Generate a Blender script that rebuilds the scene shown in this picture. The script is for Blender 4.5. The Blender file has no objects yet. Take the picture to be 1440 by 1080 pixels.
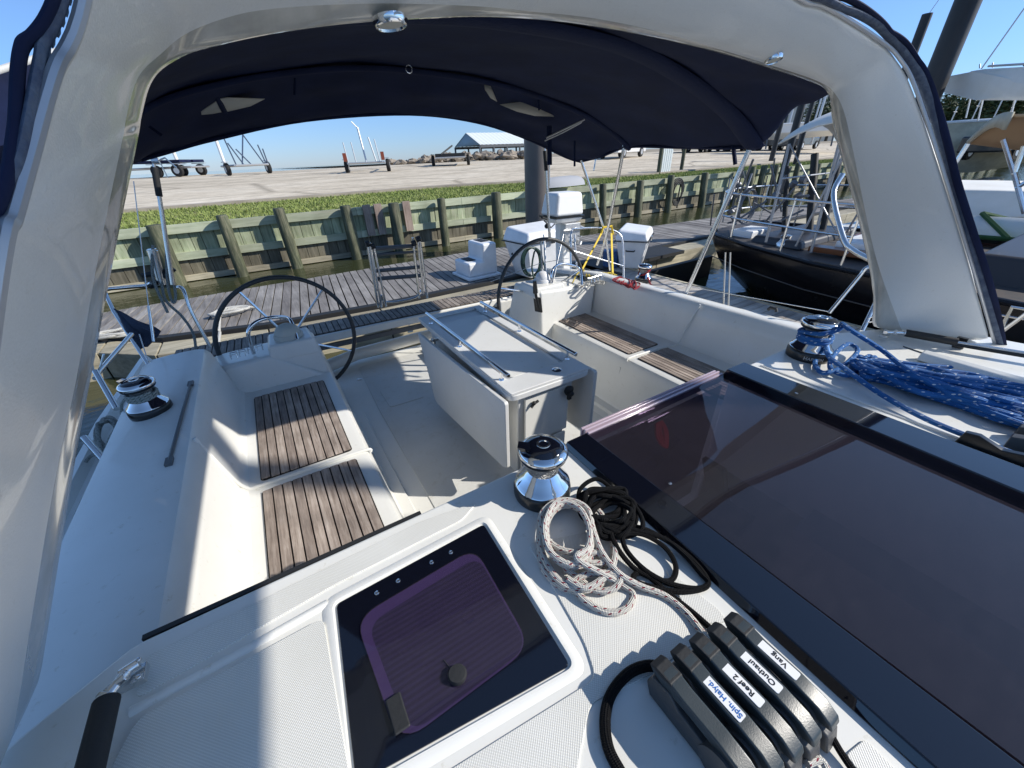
import bpy, bmesh, math, random
import numpy as np
from mathutils import Matrix, Vector
random.seed(7)
PI = math.pi
scene = bpy.context.scene
COL = scene.collection
# ---------------------------------------------------------------- camera solution
FPX, CX, CY = 541.0, 720.0, 540.0
def frame(vx, s, x0, y0):
    a = np.array([vx-CX, -(y0+s*(vx-x0)-CY), -FPX]); b = np.array([1, -s, 0.0])
    n = np.cross(b, a); up = n/np.linalg.norm(n)
    if up[1] < 0: up = -up
    y = a/np.linalg.norm(a); x = np.cross(y, up)
    return np.array([x, y, up])
RW = frame(333, -.047, 195, 245)       # level world
RB = frame(330, -.020, 330, 235)       # the yacht, which lies a little heeled
HW, HB = 2.4, 1.8                      # eye above the water, eye above the cockpit sole
MW = RW @ RB.T
YACHT = Matrix.Translation((0, 0, HW)) @ Matrix([list(MW[0])+[0], list(MW[1])+[0], list(MW[2])+[0], [0, 0, 0, 1]]) @ Matrix.Translation((0, 0, -HB))
def _ray(R, px, py): return R @ np.array([px-CX, -(py-CY), -FPX])
def Bz(px, py, z): d = _ray(RB, px, py); t = (z-HB)/d[2]; return Vector((d[0]*t, d[1]*t, z))
def By(px, py, y): d = _ray(RB, px, py); t = y/d[1]; return Vector((d[0]*t, y, HB+d[2]*t))
def Bx(px, py, x): d = _ray(RB, px, py); t = x/d[0]; return Vector((x, d[1]*t, HB+d[2]*t))
def Wz(px, py, z): d = _ray(RW, px, py); t = (z-HW)/d[2]; return Vector((d[0]*t, d[1]*t, z))
def Wy(px, py, y): d = _ray(RW, px, py); t = y/d[1]; return Vector((d[0]*t, y, HW+d[2]*t))
def Wx(px, py, x): d = _ray(RW, px, py); t = x/d[0]; return Vector((x, d[1]*t, HW+d[2]*t))
def Wd(px, py, D): d = _ray(RW, px, py); t = D/math.hypot(d[0], d[1]); return Vector((d[0]*t, d[1]*t, HW+d[2]*t))
# ---------------------------------------------------------------- materials
MATS = {}
def nt(name):
    m = bpy.data.materials.new(name); m.use_nodes = True
    t = m.node_tree; b = t.nodes['Principled BSDF']; MATS[name] = m
    return m, t, b
def N(t, k, **kw):
    n = t.nodes.new(k)
    for a, v in kw.items():
        if a in n.inputs: n.inputs[a].default_value = v
        else: setattr(n, a, v)
    return n
def coords(t, kind='Object', scale=(1, 1, 1)):
    tc = t.nodes.new('ShaderNodeTexCoord'); mp = t.nodes.new('ShaderNodeMapping')
    mp.inputs['Scale'].default_value = scale
    t.links.new(tc.outputs[kind], mp.inputs['Vector']); return mp.outputs['Vector']
def ramp(t, fac, stops):
    r = t.nodes.new('ShaderNodeValToRGB'); e = r.color_ramp.elements
    while len(e) < len(stops): e.new(.5)
    for i, (p, c) in enumerate(stops): e[i].position = p; e[i].color = (*c, 1)
    t.links.new(fac, r.inputs['Fac']); return r.outputs['Color']
def mat(name, col, rough=.5, metal=0, col2=None, vscale=6, vstretch=(1, 1, 1), bump=0, bscale=60, bstretch=None, coat=0, spec=.5, lo=.35, hi=.65, rvar=0, detail=5):
    m, t, b = nt(name)
    b.inputs['Base Color'].default_value = (*col, 1); b.inputs['Roughness'].default_value = rough
    b.inputs['Metallic'].default_value = metal; b.inputs['Coat Weight'].default_value = coat
    b.inputs['Specular IOR Level'].default_value = spec
    if col2 or rvar:
        n = N(t, 'ShaderNodeTexNoise', Scale=vscale, Detail=detail, Roughness=.6); t.links.new(coords(t, scale=vstretch), n.inputs['Vector'])
        if col2: t.links.new(ramp(t, n.outputs['Fac'], [(lo, col), (hi, col2)]), b.inputs['Base Color'])
        if rvar:
            mr = N(t, 'ShaderNodeMapRange'); mr.inputs['From Min'].default_value = .3; mr.inputs['From Max'].default_value = .7
            mr.inputs['To Min'].default_value = rough; mr.inputs['To Max'].default_value = rough+rvar
            t.links.new(n.outputs['Fac'], mr.inputs['Value']); t.links.new(mr.outputs['Result'], b.inputs['Roughness'])
    if bump:
        n = N(t, 'ShaderNodeTexNoise', Scale=bscale, Detail=4); t.links.new(coords(t, scale=bstretch or vstretch), n.inputs['Vector'])
        bp = N(t, 'ShaderNodeBump', Strength=bump, Distance=.01); t.links.new(n.outputs['Fac'], bp.inputs['Height']); t.links.new(bp.outputs['Normal'], b.inputs['Normal'])
    return m
GEL = mat('gelcoat', (.76, .755, .715), .32, col2=(.71, .705, .66), vscale=2.5, bump=.04, bscale=9, coat=.25, rvar=.15)
GELG = mat('gelcoat_grey', (.69, .695, .68), .42, col2=(.64, .645, .63), vscale=3, bump=.03, bscale=30)
FLOORM = mat('cockpit_floor_gelcoat', (.66, .66, .63), .42, col2=(.60, .60, .57), vscale=2.2, bump=.15, bscale=220, rvar=.2)
ARCHM = mat('arch_gelcoat', (.68, .69, .67), .32, col2=(.645, .655, .635), vscale=300, bump=.10, bscale=260, coat=.25)
ARCHB = mat('arch_polished_edge', (.56, .545, .49), .12, col2=(.36, .35, .31), vscale=9, vstretch=(1, 1, .3), coat=.6, bump=.03, bscale=5)
def dirty(m, amount=.82, sc=28, lo=.30, hi=.40, tint=(.80, .77, .70)):
    t = m.node_tree; b = t.nodes['Principled BSDF']; src = b.inputs['Base Color'].links[0].from_socket
    n = N(t, 'ShaderNodeTexNoise', Scale=sc, Detail=9, Roughness=.75); t.links.new(coords(t), n.inputs['Vector'])
    mx = N(t, 'ShaderNodeMixRGB', blend_type='MULTIPLY'); mx.inputs[0].default_value = 1
    t.links.new(src, mx.inputs[1]); t.links.new(ramp(t, n.outputs['Fac'], [(lo, tint), (hi, (1, 1, 1))]), mx.inputs[2]); t.links.new(mx.outputs[0], b.inputs['Base Color'])
dirty(GEL); dirty(GELG, sc=40); dirty(FLOORM, sc=14, lo=.34, hi=.46, tint=(.90, .88, .84)); dirty(ARCHM, sc=50, tint=(.86, .84, .80))
CHROME = mat('chrome', (.80, .80, .80), .07, 1)
STEEL = mat('stainless_tube', (.72, .72, .71), .18, 1, rvar=.1, vscale=20)
BRUSH = mat('knurled_steel', (.50, .50, .49), .30, 1, col2=(.22, .22, .22), vscale=450, lo=.42, hi=.58, detail=1, bump=1, bscale=420)
ALU = mat('galvanised_steel', (.52, .53, .54), .45, .7)
BLKP = mat('black_plastic', (.014, .015, .016), .28, bump=.03, bscale=300)
BLKG = mat('black_gloss', (.004, .005, .010), .06, coat=.6)
BLKR = mat('black_rubber', (.016, .017, .018), .65, bump=.1, bscale=120)
LEATH = mat('wheel_leather', (.035, .037, .038), .5, bump=.25, bscale=160)
CLUT = mat('clutch_lever_plastic', (.030, .040, .045), .33, bump=.06, bscale=500)
CLUTG = mat('clutch_cheek_plastic', (.060, .060, .060), .5, bump=.1, bscale=300)
CANV = mat('navy_canvas', (.005, .010, .036), .85, col2=(.008, .015, .052), vscale=5, bump=.35, bscale=7, bstretch=(1, 1, 1), spec=.25)
CANVW = mat('navy_canvas_webbing', (.005, .012, .046), .8, bump=.4, bscale=90, spec=.25)
BEIGE = mat('window_flap_cloth', (.50, .49, .43), .7, bump=.1, bscale=8)
WHT = mat('white_paint', (.80, .80, .79), .4)
WPLA = mat('white_dock_plastic', (.80, .81, .82), .38, col2=(.70, .71, .72), vscale=4)
GREYC = mat('grey_canvas', (.36, .37, .39), .85, bump=.4, bscale=6)
WCAN = mat('white_canvas', (.74, .74, .71), .8, bump=.4, bscale=4, col2=(.66, .65, .60), vscale=2)
TANC = mat('tan_canvas', (.52, .35, .20), .8, bump=.4, bscale=5)
CRMC = mat('cream_canvas', (.62, .57, .44), .8, col2=(.46, .42, .32), vscale=2.5, bump=.4, bscale=5)
GRNC = mat('green_webbing', (.022, .085, .022), .8)
HULLB = mat('black_hull_paint', (.006, .006, .008), .16, coat=.15, spec=.35, rvar=.15, vscale=2)
DECKD = mat('dark_teak_deck', (.045, .045, .048), .6, col2=(.075, .062, .055), vscale=8)
BRWN = mat('brown_varnish', (.16, .055, .02), .3)
PURPLE = mat('purple_acrylic_rim', (.34, .25, .42), .15, coat=.4)
YEL = mat('yellow_webbing', (.72, .50, .03), .7, bump=.3, bscale=150)
RUST = mat('rusty_red_light', (.26, .06, .03), .7)
TYRE = mat('tyre_rubber', (.015, .015, .016), .85)
PILEM = mat('pile_sleeve', (.13, .112, .10), .5, col2=(.08, .078, .075), vscale=1.5, vstretch=(1, 1, .3), bump=.06, bscale=20)
PILED = mat('dark_pile_sleeve', (.010, .010, .012), .5, col2=(.028, .027, .027), vscale=2, vstretch=(1, 1, .3))
ROOFM = mat('white_metal_roof', (.68, .72, .71), .4)
ROCK = mat('rubble_rock', (.34, .29, .23), .9, col2=(.20, .17, .14), vscale=3, bump=.5, bscale=5)
STUC = mat('pale_stucco', (.60, .58, .52), .8)
CARD = [mat('dark_car_paint', (.02, .022, .026), .25, coat=.5), mat('silver_car_paint', (.42, .43, .45), .3, .4, coat=.4), mat('white_car_paint', (.7, .7, .7), .3, coat=.4), mat('maroon_car_paint', (.10, .015, .015), .3, coat=.4)]
GLASSD = mat('dark_window_glass', (.015, .02, .024), .05)
BARK = mat('bark', (.09, .07, .05), .9, bump=.5, bscale=8)
GROUT = mat('seam_black', (.012, .011, .010), .8)
RAILG = mat('rail_grey', (.10, .105, .11), .45)
CABIN = mat('cabin_interior_panel', (.46, .43, .43), .6)
CABIND = mat('cabin_interior_wood', (.075, .05, .035), .5)
REDM = mat('red_cord', (.75, .015, .03), .5)
BLUEM = mat('blue_bucket_plastic', (.03, .09, .24), .4)
def leafmat():
    m, t, b = nt('leaves'); b.inputs['Roughness'].default_value = .7
    n = N(t, 'ShaderNodeTexNoise', Scale=.8, Detail=6); t.links.new(coords(t), n.inputs['Vector'])
    t.links.new(ramp(t, n.outputs['Fac'], [(.3, (.026, .046, .014)), (.7, (.085, .115, .036))]), b.inputs['Base Color'])
    return m
LEAF = leafmat()
def nonskid():
    m, t, b = nt('nonskid_gelcoat'); b.inputs['Roughness'].default_value = .5
    v = coords(t); s = t.nodes.new('ShaderNodeSeparateXYZ'); t.links.new(v, s.inputs[0])
    def sn(o, k):
        a = N(t, 'ShaderNodeMath', operation='MULTIPLY'); a.inputs[1].default_value = k; t.links.new(o, a.inputs[0])
        c = N(t, 'ShaderNodeMath', operation='SINE'); t.links.new(a.outputs[0], c.inputs[0]); return c.outputs[0]
    k = 2*PI/.0052
    p = N(t, 'ShaderNodeMath', operation='MULTIPLY'); t.links.new(sn(s.outputs[0], k), p.inputs[0]); t.links.new(sn(s.outputs[1], k), p.inputs[1])
    n = N(t, 'ShaderNodeTexNoise', Scale=4, Detail=5); t.links.new(v, n.inputs['Vector'])
    base = ramp(t, n.outputs['Fac'], [(.3, (.70, .695, .65)), (.7, (.80, .795, .755))])
    dots = ramp(t, p.outputs[0], [(.0, (.78, .77, .74)), (.35, (1, 1, 1))])
    mx = N(t, 'ShaderNodeMixRGB', blend_type='MULTIPLY'); mx.inputs[0].default_value = .75
    t.links.new(base, mx.inputs[1]); t.links.new(dots, mx.inputs[2]); t.links.new(mx.outputs[0], b.inputs['Base Color'])
    bp = N(t, 'ShaderNodeBump', Strength=.5, Distance=.0006); t.links.new(p.outputs[0], bp.inputs['Height']); t.links.new(bp.outputs['Normal'], b.inputs['Normal'])
    return m
NSK = nonskid()
def teak(name, c1, c2, c3, axis=1, sc=1.0):
    m, t, b = nt(name); b.inputs['Roughness'].default_value = .75
    st = [16, 16, 16]; st[axis] = 1.2
    n = N(t, 'ShaderNodeTexNoise', Scale=5*sc, Detail=8, Roughness=.7); t.links.new(coords(t, scale=st), n.inputs['Vector'])
    n2 = N(t, 'ShaderNodeTexNoise', Scale=7*sc, Detail=4); t.links.new(coords(t), n2.inputs['Vector'])
    g = N(t, 'ShaderNodeNewGeometry')
    mx = N(t, 'ShaderNodeMixRGB', blend_type='MULTIPLY'); mx.inputs[0].default_value = 1
    t.links.new(ramp(t, n.outputs['Fac'], [(.3, c1), (.5, c2), (.72, c3)]), mx.inputs[1])
    t.links.new(ramp(t, n2.outputs['Fac'], [(.35, (.72, .70, .68)), (.65, (1.1, 1.08, 1.05))]), mx.inputs[2])
    mx2 = N(t, 'ShaderNodeMixRGB', blend_type='MULTIPLY'); mx2.inputs[0].default_value = 1
    t.links.new(mx.outputs[0], mx2.inputs[1]); t.links.new(ramp(t, g.outputs['Random Per Island'], [(0, (.72, .70, .70)), (1, (1.15, 1.15, 1.15))]), mx2.inputs[2])
    t.links.new(mx2.outputs[0], b.inputs['Base Color'])
    bp = N(t, 'ShaderNodeBump', Strength=.5, Distance=.004); t.links.new(n.outputs['Fac'], bp.inputs['Height']); t.links.new(bp.outputs['Normal'], b.inputs['Normal'])
    return m
TEAK = teak('weathered_teak', (.20, .160, .135), (.36, .305, .265), (.52, .465, .42))
TEAKG = teak('grey_teak', (.16, .135, .115), (.27, .24, .21), (.42, .37, .33))
DOCKW = teak('weathered_dock_boards', (.14, .135, .13), (.25, .24, .23), (.36, .35, .335), sc=.25)
BEAMW = teak('pale_dock_timber', (.26, .245, .18), (.42, .39, .29), (.56, .52, .40), axis=0, sc=.2)
WALLW = teak('green_stained_boards', (.17, .19, .12), (.36, .42, .27), (.52, .53, .40), axis=2, sc=.25)
WALLL = teak('dark_wet_boards', (.07, .065, .045), (.15, .14, .10), (.24, .22, .17), axis=2, sc=.25)
WALEW = teak('green_stained_timber', (.30, .34, .23), (.45, .50, .36), (.56, .58, .45), axis=0, sc=.12)
POSTW = teak('old_round_post', (.026, .032, .018), (.078, .088, .050), (.21, .19, .13), axis=2, sc=.3)
PINKW = teak('bare_board', (.20, .15, .12), (.33, .26, .22), (.45, .38, .33), axis=2, sc=.3)
def rope_mat(name, col, fleck, width=.5, dens=60, rough=.7, cnt=3):
    m, t, b = nt(name); b.inputs['Roughness'].default_value = rough
    tc = t.nodes.new('ShaderNodeTexCoord'); s = t.nodes.new('ShaderNodeSeparateXYZ'); t.links.new(tc.outputs['UV'], s.inputs[0])
    def lin(a, c, kx, ky):
        m1 = N(t, 'ShaderNodeMath', operation='MULTIPLY'); m1.inputs[1].default_value = kx; t.links.new(a, m1.inputs[0])
        m2 = N(t, 'ShaderNodeMath', operation='MULTIPLY_ADD'); m2.inputs[1].default_value = ky; t.links.new(c, m2.inputs[0]); t.links.new(m1.outputs[0], m2.inputs[2])
        sn = N(t, 'ShaderNodeMath', operation='SINE'); t.links.new(m2.outputs[0], sn.inputs[0]); return sn.outputs[0]
    a = lin(s.outputs[0], s.outputs[1], 2*PI*6, 2*PI*160); c = lin(s.outputs[0], s.outputs[1], -2*PI*6, 2*PI*160)
    h = N(t, 'ShaderNodeMath', operation='MULTIPLY'); t.links.new(a, h.inputs[0]); t.links.new(c, h.inputs[1])
    base = ramp(t, h.outputs[0], [(0, tuple(x*.68 for x in col)), (.35, col)])
    f1 = lin(s.outputs[0], s.outputs[1], 2*PI*cnt, 2*PI*dens); f2 = lin(s.outputs[0], s.outputs[1], -2*PI*1, 2*PI*dens*.5)
    f = N(t, 'ShaderNodeMath', operation='MULTIPLY'); t.links.new(f1, f.inputs[0]); t.links.new(f2, f.inputs[1])
    g = N(t, 'ShaderNodeMath', operation='GREATER_THAN'); g.inputs[1].default_value = width; t.links.new(f.outputs[0], g.inputs[0])
    mx = N(t, 'ShaderNodeMixRGB'); t.links.new(g.outputs[0], mx.inputs[0]); t.links.new(base, mx.inputs[1]); mx.inputs[2].default_value = (*fleck, 1)
    t.links.new(mx.outputs[0], b.inputs['Base Color'])
    bp = N(t, 'ShaderNodeBump', Strength=.8, Distance=.0015); t.links.new(h.outputs[0], bp.inputs['Height']); t.links.new(bp.outputs['Normal'], b.inputs['Normal'])
    return m
R_WHITE = rope_mat('white_braid_red_fleck', (.74, .71, .64), (.22, .01, .03), .72, 38)
R_BLUE = rope_mat('blue_braid_white_fleck', (.012, .15, .46), (.60, .66, .72), .84, 22, cnt=2)
R_BLACK = rope_mat('black_braid', (.006, .006, .007), (.012, .012, .012), .9, 60, .8); R_BLACK.node_tree.nodes['Principled BSDF'].inputs['Specular IOR Level'].default_value = .15
R_RED = rope_mat('red_braid', (.40, .012, .02), (.05, .0, .0), .8, 60)
R_YEL = rope_mat('yellow_braid', (.66, .50, .05), (.75, .65, .3), .8, 60)
R_GREY = rope_mat('grey_laid_rope', (.36, .37, .34), (.10, .13, .12), .6, 40)
R_DWH = rope_mat('white_dock_line', (.68, .67, .62), (.5, .5, .45), .9, 40)
R_GRN = rope_mat('white_green_braid', (.50, .52, .48), (.03, .10, .07), .55, 45)
def glass(name, col, gloss=.35, rough=.02):
    m, t, b = nt(name); t.nodes.remove(b); out = t.nodes['Material Output']
    tr = N(t, 'ShaderNodeBsdfTransparent'); tr.inputs[0].default_value = (*col, 1)
    gl = N(t, 'ShaderNodeBsdfGlossy', Roughness=rough); gl.inputs[0].default_value = (1, 1, 1, 1)
    df = N(t, 'ShaderNodeBsdfDiffuse'); df.inputs[0].default_value = (col[0]*.5, col[1]*.48, col[2]*.5, 1)
    dn = N(t, 'ShaderNodeTexNoise', Scale=16, Detail=10, Roughness=.8); t.links.new(coords(t, scale=(1, 2.2, 1)), dn.inputs['Vector'])
    dr = N(t, 'ShaderNodeMapRange'); dr.inputs['From Min'].default_value = .45; dr.inputs['From Max'].default_value = .8; dr.inputs['To Min'].default_value = gloss; dr.inputs['To Max'].default_value = gloss+.03; t.links.new(dn.outputs['Fac'], dr.inputs['Value'])
    fr = N(t, 'ShaderNodeFresnel', IOR=1.49); mx = N(t, 'ShaderNodeMixShader'); mx2 = N(t, 'ShaderNodeMixShader'); pass
    t.links.new(dr.outputs['Result'], mx2.inputs[0]); t.links.new(tr.outputs[0], mx2.inputs[1]); t.links.new(df.outputs[0], mx2.inputs[2])
    gb_ = N(t, 'ShaderNodeNewGeometry'); iv = N(t, 'ShaderNodeMath', operation='SUBTRACT'); iv.inputs[0].default_value = 1; t.links.new(gb_.outputs['Backfacing'], iv.inputs[1])
    ml = N(t, 'ShaderNodeMath', operation='MULTIPLY'); t.links.new(fr.outputs[0], ml.inputs[0]); t.links.new(iv.outputs[0], ml.inputs[1]); t.links.new(ml.outputs[0], mx.inputs[0]); t.links.new(mx2.outputs[0], mx.inputs[1]); t.links.new(gl.outputs[0], mx.inputs[2])
    t.links.new(mx.outputs[0], out.inputs['Surface']); return m
SMOKE = glass('smoked_purple_acrylic', (.45, .42, .48), .05)
PGLASS = glass('purple_acrylic', (.54, .49, .63), .05)
CLEARE = mat('acrylic_edge', (.46, .37, .43), .15, coat=.4)
# ---------------------------------------------------------------- mesh builder
def V(*a): return Vector(a)
class MB:
    def __init__(s): s.v = []; s.f = []; s.uv = []; s.mi = []; s.cur = 0
    def add(s, vs, fs, uvs=None):
        o = len(s.v); s.v += [Vector(p) for p in vs]
        for i, f in enumerate(fs):
            s.f.append([o+k for k in f]); s.mi.append(s.cur); s.uv.append(uvs[i] if uvs else None)
        return s
    def box(s, a, b, mtx=None):
        (x0, y0, z0), (x1, y1, z1) = a, b
        vs = [V(x, y, z) for z in (z0, z1) for y in (y0, y1) for x in (x0, x1)]
        if mtx is not None: vs = [mtx @ p for p in vs]
        return s.add(vs, [(0, 2, 3, 1), (4, 5, 7, 6), (0, 1, 5, 4), (2, 6, 7, 3), (0, 4, 6, 2), (1, 3, 7, 5)])
    def hexa(s, p): # 8 points: bottom 4 ccw, top 4 ccw
        return s.add(p, [(3, 2, 1, 0), (4, 5, 6, 7), (0, 1, 5, 4), (1, 2, 6, 5), (2, 3, 7, 6), (3, 0, 4, 7)])
    def prism(s, poly, z0, z1, f=None):
        f = f or (lambda x, y, z: V(x, y, z)); n = len(poly)
        ar = sum(poly[i][0]*poly[(i+1) % n][1]-poly[(i+1) % n][0]*poly[i][1] for i in range(n))
        if ar < 0: poly = poly[::-1]
        vs = [f(p[0], p[1], z0) for p in poly]+[f(p[0], p[1], z1) for p in poly]
        return s.add(vs, [list(range(n))[::-1], list(range(n, 2*n))]+[(i, (i+1) % n, n+(i+1) % n, n+i) for i in range(n)])
    def tube(s, pts, r, n=10, closed=False, cap=True, rf=None):
        pts = [Vector(p) for p in pts]; m = len(pts)
        if m < 2: return s
        T = []
        for i in range(m):
            if closed: d = pts[(i+1) % m]-pts[i-1]
            else: d = pts[min(i+1, m-1)]-pts[max(i-1, 0)]
            T.append(d.normalized() if d.length > 1e-9 else V(0, 0, 1))
        u = T[0].orthogonal().normalized(); rings = []; L = 0; o = len(s.v); Ls = []
        for i in range(m):
            if i: L += (pts[i]-pts[i-1]).length
            u = (u-T[i]*u.dot(T[i])); u = u.normalized() if u.length > 1e-6 else T[i].orthogonal().normalized()
            w = T[i].cross(u); rr = rf(i/(m-1)) if rf else (r[i] if isinstance(r, (list, tuple)) else r)
            for k in range(n):
                a = 2*PI*k/n; s.v.append(pts[i]+(u*math.cos(a)+w*math.sin(a))*rr)
            Ls.append(L)
        Ls.append(L+(pts[0]-pts[-1]).length)
        for i in range(m if closed else m-1):
            j = (i+1) % m
            for k in range(n):
                k2 = (k+1) % n
                s.f.append([o+i*n+k, o+i*n+k2, o+j*n+k2, o+j*n+k]); s.mi.append(s.cur)
                s.uv.append([(k/n, Ls[i]), ((k+1)/n, Ls[i]), ((k+1)/n, Ls[i+1]), (k/n, Ls[i+1])])
        if cap and not closed:
            s.f.append([o+k for k in range(n)][::-1]); s.mi.append(s.cur); s.uv.append(None)
            s.f.append([o+(m-1)*n+k for k in range(n)]); s.mi.append(s.cur); s.uv.append(None)
        return s
    def lathe(s, prof, c=(0, 0, 0), n=40, ax=None):
        c = Vector(c); q = Matrix.Identity(3) if ax is None else V(0, 0, 1).rotation_difference(Vector(ax)).to_matrix()
        o = len(s.v)
        for (r, z) in prof:
            for k in range(n):
                a = 2*PI*k/n; s.v.append(c+q @ V(r*math.cos(a), r*math.sin(a), z))
        for i in range(len(prof)-1):
            for k in range(n):
                k2 = (k+1) % n; s.f.append([o+i*n+k, o+i*n+k2, o+(i+1)*n+k2, o+(i+1)*n+k]); s.mi.append(s.cur); s.uv.append(None)
        if prof[0][0] > 1e-5: s.f.append([o+k for k in range(n)][::-1]); s.mi.append(s.cur); s.uv.append(None)
        if prof[-1][0] > 1e-5: s.f.append([o+(len(prof)-1)*n+k for k in range(n)]); s.mi.append(s.cur); s.uv.append(None)
        return s
    def ball(s, c, r, n=10, sc=(1, 1, 1)):
        o = len(s.v); c = Vector(c); m = max(4, n//2)
        for i in range(m+1):
            t = PI*i/m
            for k in range(n): a = 2*PI*k/n; s.v.append(c+V(r*math.sin(t)*math.cos(a)*sc[0], r*math.sin(t)*math.sin(a)*sc[1], r*math.cos(t)*sc[2]))
        for i in range(m):
            for k in range(n):
                k2 = (k+1) % n; s.f.append([o+i*n+k, o+(i+1)*n+k, o+(i+1)*n+k2, o+i*n+k2]); s.mi.append(s.cur); s.uv.append(None)
        return s
    def grid(s, rows, closed=False):
        o = len(s.v); m = len(rows); n = len(rows[0])
        for r in rows: s.v += [Vector(p) for p in r]
        for i in range(m-1):
            for k in range(n if closed else n-1):
                k2 = (k+1) % n; s.f.append([o+i*n+k, o+i*n+k2, o+(i+1)*n+k2, o+(i+1)*n+k]); s.mi.append(s.cur)
                s.uv.append([(k/n, i/m), ((k+1)/n, i/m), ((k+1)/n, (i+1)/m), (k/n, (i+1)/m)])
        return s
    def build(s, name, mats, parent=None, bevel=0, smooth=True, seg=2, subsurf=0, solid=0, ang=40, mtx=None):
        me = bpy.data.meshes.new(name); me.from_pydata([tuple(p) for p in s.v], [], s.f)
        uvl = me.uv_layers.new(name='UVMap')
        for p, u in zip(me.polygons, s.uv):
            if u:
                for li, c in zip(p.loop_indices, u): uvl.data[li].uv = c
        if not isinstance(mats, (list, tuple)): mats = [mats]
        for m in mats: me.materials.append(m)
        for p, k in zip(me.polygons, s.mi): p.material_index = k
        bm = bmesh.new(); bm.from_mesh(me)
        bmesh.ops.remove_doubles(bm, verts=bm.verts, dist=1e-6)
        bmesh.ops.recalc_face_normals(bm, faces=bm.faces)
        if smooth:
            for f in bm.faces: f.smooth = True
            for e in bm.edges:
                if len(e.link_faces) == 2 and e.calc_face_angle(0) > math.radians(ang) and not bevel and not subsurf: e.smooth = False
        bm.to_mesh(me); bm.free()
        o = bpy.data.objects.new(name, me); COL.objects.link(o)
        if parent is not None: o.parent = parent
        if mtx is not None: o.matrix_world = mtx
        if solid: md = o.modifiers.new('s', 'SOLIDIFY'); md.thickness = solid; md.offset = 0
        if bevel:
            md = o.modifiers.new('b', 'BEVEL'); md.width = bevel; md.segments = seg; md.limit_method = 'ANGLE'; md.angle_limit = math.radians(30)
            md.harden_normals = True
        if subsurf: md = o.modifiers.new('u', 'SUBSURF'); md.levels = subsurf; md.render_levels = subsurf
        return o
def tag(o, label, cat=None, group=None, kind=None):
    if label: o['label'] = label
    if cat: o['category'] = cat
    if group: o['group'] = group
    if kind: o['kind'] = kind
    return o
def thing(name, label, cat, loc=(0, 0, 0), rz=0, group=None, mtx=None):
    o = bpy.data.objects.new(name, None); COL.objects.link(o)
    if mtx is not None: o.matrix_world = mtx
    else: o.location = loc; o.rotation_euler = (0, 0, rz)
    return tag(o, label, cat, group)
def dup(root, loc=None, rz=None, label=None, parent=None):
    r = root.copy(); COL.objects.link(r)
    if loc is not None: r.location = loc
    if rz is not None: r.rotation_euler = (0, 0, rz)
    if label: r['label'] = label
    if parent is not None: r.parent = parent
    for ch in root.children:
        c = ch.copy(); COL.objects.link(c); c.parent = r
        for g in ch.children:
            d = g.copy(); COL.objects.link(d); d.parent = c
    return r
def spline(pts, k=8, closed=False):
    pts = [Vector(p) for p in pts]; n = len(pts); out = []
    for i in range(n if closed else n-1):
        if closed: a, b, c, d = pts[i-1], pts[i], pts[(i+1) % n], pts[(i+2) % n]
        else: a, b, c, d = pts[max(i-1, 0)], pts[i], pts[i+1], pts[min(i+2, n-1)]
        for j in range(k):
            t = j/k; out.append(.5*((2*b)+(c-a)*t+(2*a-5*b+4*c-d)*t*t+(3*b-a-3*c+d)*t**3))
    if not closed: out.append(pts[-1])
    return out
def rbox(x0, x1, y0, y1, r, n=5):
    out = []
    for cx, cy, a0 in ((x1-r, y1-r, 0), (x0+r, y1-r, 90), (x0+r, y0+r, 180), (x1-r, y0+r, 270)):
        for k in range(n+1): a = math.radians(a0+90*k/n); out.append((cx+r*math.cos(a), cy+r*math.sin(a)))
    return out
def rpoly(pts, r, n=4):
    out = []; m = len(pts)
    for i in range(m):
        p = Vector(pts[i][:2]); a = Vector(pts[i-1][:2]); b = Vector(pts[(i+1) % m][:2])
        ua, ub = (a-p), (b-p); ra = min(r, ua.length*.45); rb = min(r, ub.length*.45)
        A = p+ua.normalized()*ra; B = p+ub.normalized()*rb
        for k in range(n+1): t = k/n; q = A*(1-t)**2+p*2*t*(1-t)+B*t*t; out.append((q.x, q.y))
    return out
def text_mesh(name, txt, size, m, parent, mtx, extr=.0004, bend=None):
    cu = bpy.data.curves.new(name, 'FONT'); cu.body = txt; cu.size = size; cu.extrude = extr; cu.align_x = 'CENTER'; cu.align_y = 'CENTER'; cu.offset = size*.015
    to = bpy.data.objects.new('tmp', cu); COL.objects.link(to)
    dg = bpy.context.evaluated_depsgraph_get(); me = bpy.data.meshes.new_from_object(to.evaluated_get(dg))
    bpy.data.objects.remove(to)
    for v in me.vertices:
        p = v.co.copy()
        if bend: p = bend(p)
        v.co = mtx @ p
    me.materials.clear(); me.materials.append(m)
    o = bpy.data.objects.new(name, me); COL.objects.link(o)
    if parent is not None: o.parent = parent
    return o
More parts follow.
